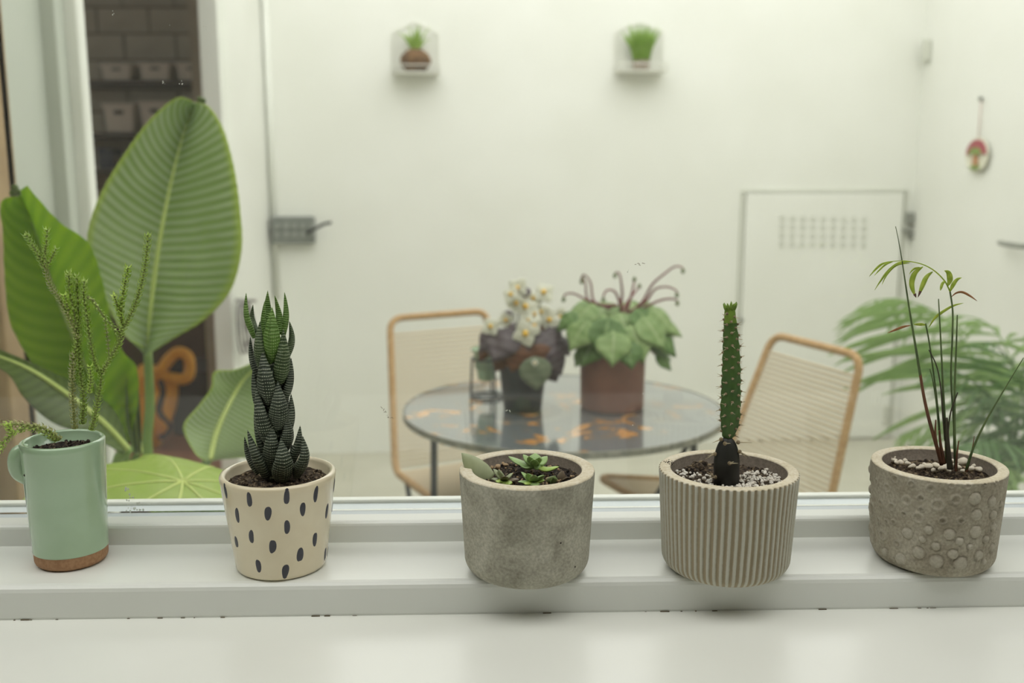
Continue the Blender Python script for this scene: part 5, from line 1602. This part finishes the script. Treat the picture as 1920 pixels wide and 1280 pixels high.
# mushroom ornament on the right wall, and a bent bar
M['orn_red'] = plain('ornament_red', srgb(168, 74, 84), srgb(148, 62, 72), 30, 0.5)
M['orn_green'] = plain('ornament_green', srgb(128, 150, 72), srgb(112, 136, 60), 30, 0.5)
M['orn_tan'] = plain('ornament_tan', srgb(190, 140, 96), srgb(176, 124, 84), 30, 0.5)
M['orn_bg'] = plain('ornament_cream', srgb(222, 220, 200), srgb(214, 212, 192), 30, 0.5)
oc = on_right(1834, 291, .01)
om = thing('mushroom_ornament', 'small oval ornament with a red mushroom hanging on the right wall', 'ornament', oc)
e1, e2, e3 = V((0, -1, 0)), V((0, 0, 1)), V((-1, 0, 0))
ow, oh = abs(on_right(1854, 291, .01).y - on_right(1814, 291, .01).y) / 2, (on_right(1834, 260, .01).z - on_right(1834, 322, .01).z) / 2
def disc(w, h, z0, th, c=(0, 0), half=None):
    mb = MB(); n = 28; rows = []
    a0, a1 = (0, 2 * pi) if half is None else half
    P = [(w * cos(a0 + (a1 - a0) * i / n), h * sin(a0 + (a1 - a0) * i / n)) for i in range(n + 1)]
    cen = oc + e1 * c[0] + e2 * c[1]
    f = [cen + e1 * x + e2 * y + e3 * (z0 + th) for x, y in P]; bq = [cen + e1 * x + e2 * y + e3 * z0 for x, y in P]
    vs = f + bq + [cen + e3 * (z0 + th)]
    fs = [(i, i + 1, n + 1 + i + 1, n + 1 + i) for i in range(n)] + [(2 * n + 2, i, i + 1) for i in range(n)]
    mb.add(vs, fs); return mb
build('oval_plate', disc(ow, oh, 0, .006), M['orn_bg'], om, smooth=False)
build('mushroom_cap', disc(ow * .92, oh * .88, .006, .006, (0, oh * .05), (0, pi)), M['orn_red'], om, smooth=False)
build('mushroom_gills', disc(ow * .55, oh * .42, .012, .004, (0, oh * .05), (0, pi)), M['orn_green'], om, smooth=False)
build('mushroom_stem', disc(ow * .22, oh * .42, .006, .008, (0, -oh * .36)), M['orn_tan'], om, smooth=False)
build('ornament_grass', disc(ow * .4, oh * .14, .006, .009, (0, -oh * .74)), M['orn_green'], om, smooth=False)
build('ornament_rim', MB().tube([oc + e1 * (ow * cos(a)) + e2 * (oh * sin(a)) + e3 * .004 for a in [2 * pi * i / 30 for i in range(31)]], .004, 6, caps=False), M['orn_bg'], om)
nl = on_right(1840, 185, .01)
build('hanging_string', MB().tube([oc + e2 * oh + e3 * .004, nl], .003, 6), plain('pink_string', srgb(206, 186, 178), None, 20, .8), om)
tag(build('wall_nail', MB().ball(nl + e3 * .004, .010, 8, 6), M['steel'], None), 'small nail high on the right wall holding the ornament string', 'nail')
tag(build('wall_bar', MB().tube(vspline([on_right(1874, 455, .03), on_right(1895, 459, .05), on_right(1925, 462, .06), on_right(1965, 458, .05), on_right(1985, 456, .0)], 16), .010, 8), M['steel'], None),
    'grey bent handle bar on the right wall at the picture edge', 'handle')

# ------------------------------------------------------------------ palm at the right
M['palm'] = leaf_mat('palm_green', srgb(140, 172, 104), srgb(164, 190, 128), None, 2, 0.4, 0.4, stripe=.1)
M['palm_dark'] = leaf_mat('palm_dark_green', srgb(84, 118, 64), srgb(104, 138, 82), None, 2, 0.35, 0.4, stripe=.1)
pb = V((1.32, 2.55, 0))
pal = thing('palm', 'feathery green palm behind the dimpled pot at the right', 'plant', pb)
prof, k0, k1 = pot_profile(0.16, 0.13, 0.28, 0.012, 0.02, 0.004, 0.05)
build('planter', MB().lathe(prof, pb, 40), M['pot_dark'], pal)
soil_disc('soil', pb, 0.145, 0.24, M['soil'], pal, 0.006, 51)
def palm_leaflet(mat):
    mb = MB(); rows = []
    for i in range(7):
        t = i / 6; w = 0.5 * sin(pi * (t * .92 + .06)) ** .7
        z = -0.18 * t * t
        rows.append([V((-w, t, z + .12 * w)), V((0, t, z)), V((w, t, z + .12 * w))])
    mb.grid(rows)
    o = build('leaflet', mb, mat, None); me = o.data; bpy.data.objects.remove(o); return me
PLF = {True: palm_leaflet(M['palm_dark']), False: palm_leaflet(M['palm'])}
def frond(pts, Ys_, nl_, ll, dark=False, w=.013):
    nl_ = int(nl_ * 1.35)
    P = [at(px, py, Ys_[0] + (Ys_[1] - Ys_[0]) * i / (len(pts) - 1)) for i, (px, py) in enumerate(pts)]
    P = [pb + V((0, 0, .22)), pb.lerp(P[0], .5) + V((0, 0, P[0].z * .5))] + P
    S = vspline(P, 60)
    rc = build('frond', MB().tube(S, [.007 - .0055 * i / 59 for i in range(60)], 6), M['palm_dark' if dark else 'palm'], pal)
    for i in range(nl_):
        t = 0.42 + 0.57 * i / (nl_ - 1); j = int(t * 59)
        T = (S[min(59, j + 1)] - S[j - 1]).normalized()
        for sg in (-1, 1):
            side = T.cross(V((0, 0, 1)))
            if side.length < .05: side = V((1, 0, 0))
            side.normalize()
            u = (t - .42) / .57
            d = (side * sg * (1 - .45 * u) + T * (.35 + .6 * u) + V((0, 0, -.45 + rs.uniform(-.25, .2)))).normalized()
            l = ll * (sin(pi * (u * .8 + .16)) ** .6) * rs.uniform(.85, 1.1)
            X = d.cross(V((0, 0, 1))).normalized(); Zz = X.cross(d).normalized()
            R_ = Matrix((X, d, Zz)).transposed()
            instance('leaflet', PLF[dark], rc, S[j], R_, (w * .75, l, l))
rs = random.Random(17)
frond([(1860, 760), (1820, 660), (1760, 590), (1690, 562), (1640, 562)], (2.6, 2.98), 18, .33)
frond([(1900, 700), (1880, 640), (1840, 600), (1780, 590)], (2.6, 2.75), 12, .20)
frond([(1880, 860), (1830, 800), (1760, 790), (1690, 815)], (2.55, 2.8), 13, .18)
frond([(1900, 850), (1870, 760), (1800, 700), (1740, 700)], (2.5, 2.5), 13, .18, True)
frond([(1920, 800), (1915, 720), (1880, 660), (1850, 640)], (2.45, 2.4), 12, .19, True)
frond([(1920, 880), (1880, 830), (1830, 830), (1790, 870)], (2.35, 2.15), 12, .16, True)
frond([(1930, 700), (1960, 620), (1990, 590)], (2.5, 2.6), 10, .2)
frond([(1925, 900), (1890, 880), (1850, 900), (1830, 940)], (2.3, 2.1), 11, .15)
frond([(1960, 820), (1950, 740), (1920, 690)], (2.4, 2.3), 11, .17, True)

# ------------------------------------------------------------------ inside the store room
def tub(px0, px1, py0, py1, Y, label, cable=False):
    a = at(px0, py1, Y); bq = at(px1, py0, Y)
    w = bq.x - a.x; h = bq.z - a.z; c = V(((a.x + bq.x) / 2, Y + .1, a.z))
    t = thing('storage_tub', label, 'storage tub', c, 'white tubs on the store room shelves')
    k_ = .86
    p = [c + V((sx * w / 2 * k_, sy * .1 * k_, 0)) for sx, sy in ((-1, -1), (1, -1), (1, 1), (-1, 1))] + [c + V((sx * w / 2, sy * .1, h)) for sx, sy in ((-1, -1), (1, -1), (1, 1), (-1, 1))]
    build('tub_body', MB().hexa(p), M['tub'], t, smooth=False, bevel=.01)
    build('tub_rim', MB().box(c + V((0, 0, h)), (w + .02, .22, .014)), M['tub'], t, smooth=False, bevel=.004)
    build('handle_slot', MB().box(c + V((0, -.098, h * .72)), (w * .3, .014, h * .14)), M['dark'], t, smooth=False, bevel=.004)
YS = 6.40
def shelf_board(py, label):
    z = at(280, py, YS).z
    return tag(build('shelf_board', MB().box((-2.35, YS + .14, z - .016), (1.9, .32, .03)), M['shelf'], None, smooth=False, bevel=.003), label, 'shelf', 'store room shelves'), z
shelf_board(151, 'upper dark shelf board on the store room block wall')
shelf_board(249, 'middle dark shelf board below the row of shallow tubs')
shelf_board(318, 'lower dark shelf board partly hidden by the banana leaf')
tub(190, 245, 122, 150, YS, 'shallow white tub at the left of the upper store shelf')
tub(262, 318, 120, 150, YS, 'shallow white tub in the middle of the upper store shelf')
tub(332, 384, 120, 150, YS, 'shallow white tub at the right of the upper store shelf')
tub(196, 250, 196, 248, YS, 'tall white tub at the left of the middle store shelf')
tub(264, 316, 192, 248, YS, 'tall white tub behind the tip of the banana leaf')
p0 = at(212, 317, YS)
tag(build('navy_box', MB().box(p0 + V((-.05, .1, .065)), (.09, .18, .13)), M['navy'], None, smooth=False, bevel=.006), 'small navy box on the lower store room shelf', 'box')
tag(build('brown_folder', MB().box(p0 + V((.09, .1, .04)), (.16, .2, .08)), M['shelf'], None, smooth=False, bevel=.006), 'flat brown case beside the navy box on the shelf', 'case')

def cabinet(name, px0, px1, py0, Y, mat, label, d=.35):
    a = at(px0, py0, Y); bq = at(px1, py0, Y)
    c = V(((a.x + bq.x) / 2, Y + d / 2, 0)); w = bq.x - a.x; h = a.z
    t = thing(name, label, 'cabinet', c)
    build('cabinet_body', MB().box(c + V((0, 0, h / 2)), (w, d, h)), mat, t, smooth=False, bevel=.006)
    build('cabinet_top', MB().box(c + V((0, -.005, h + .01)), (w + .02, d + .02, .02)), mat, t, smooth=False, bevel=.004)
    build('cabinet_door', MB().box(c + V((0, -d / 2 - .008, h / 2)), (w * .92, .016, h * .9)), mat, t, smooth=False, bevel=.004)
cabinet('brown_cabinet', 180, 400, 600, 5.15, M['brown_cab'], 'dark brown cabinet against the store room back behind the orange bag')
cabinet('grey_cabinet', 318, 392, 702, 4.72, M['dark_cab'], 'low dark grey box standing right of the orange bag', .3)

# orange bag with loop handle
ob = at(305, 828, 4.52); ob.z = 0.0
og = thing('orange_bag', 'orange and black bag with a looped handle on the store room floor', 'bag', ob)
U_ = 4.75 / FPX
mb = MB()
prof_b = [(262, 825, 26), (268, 790, 38), (275, 750, 44), (278, 715, 42), (282, 690, 30)]
P = [at(px + 12, py, 4.52) for px, py, r in prof_b]; P[0].z = 0.004
SS = spline([(*p, r * U_) for p, (a_, b_2, r) in zip(P, prof_b)], 20)
mb.tube([V(v[:3]) for v in SS], [v[3] for v in SS], 18, flat=.7)
build('bag_body', mb, M['orange'], og)
lp = [(290, 712), (305, 690), (318, 672), (335, 660), (352, 668), (356, 690), (350, 708), (330, 710), (305, 704), (280, 700), (266, 715), (262, 740)]
build('loop_handle', MB().tube(vspline([at(px, py, 4.44) for px, py in lp], 50), .026, 10), M['orange'], og)
build('black_patch', MB().ball(at(326, 682, 4.46), (.045, .02, .05), 12, 8), M['black_fab'], og)
build('black_strap', MB().tube(vspline([at(300, 712, 4.36), at(306, 735, 4.36), at(298, 770, 4.36), at(318, 800, 4.40), at(300, 822, 4.40)], 20), .014, 8, flat=.6), M['black_fab'], og)
build('side_pocket', MB().ball(at(298, 775, 4.40), (.055, .03, .10), 14, 10), M['orange'], og)

# coil of grey cable hanging on the door frame
cl = at(415, 615, 3.66)
mb = MB()
M['cable_grey'] = plain('grey_cable', srgb(150, 146, 142), srgb(132, 128, 126), 30, 0.5)
for j in range(4):
    S = [V((XL + .05 + .012 * j, 3.68 + .055 * cos(a + j * .2), cl.z + .10 * sin(a))) for a in [2 * pi * i / 26 for i in range(27)]]
    mb.tube(S, .004, 6, caps=False)
mb.tube([V((XL + .01, 3.70, cl.z + .10)), V((XL + .11, 3.68, cl.z + .10))], .006, 8)
tag(build('cable_coil', mb, M['cable_grey'], None), 'coil of grey cable hung on the door frame beside the store room', 'cable coil')
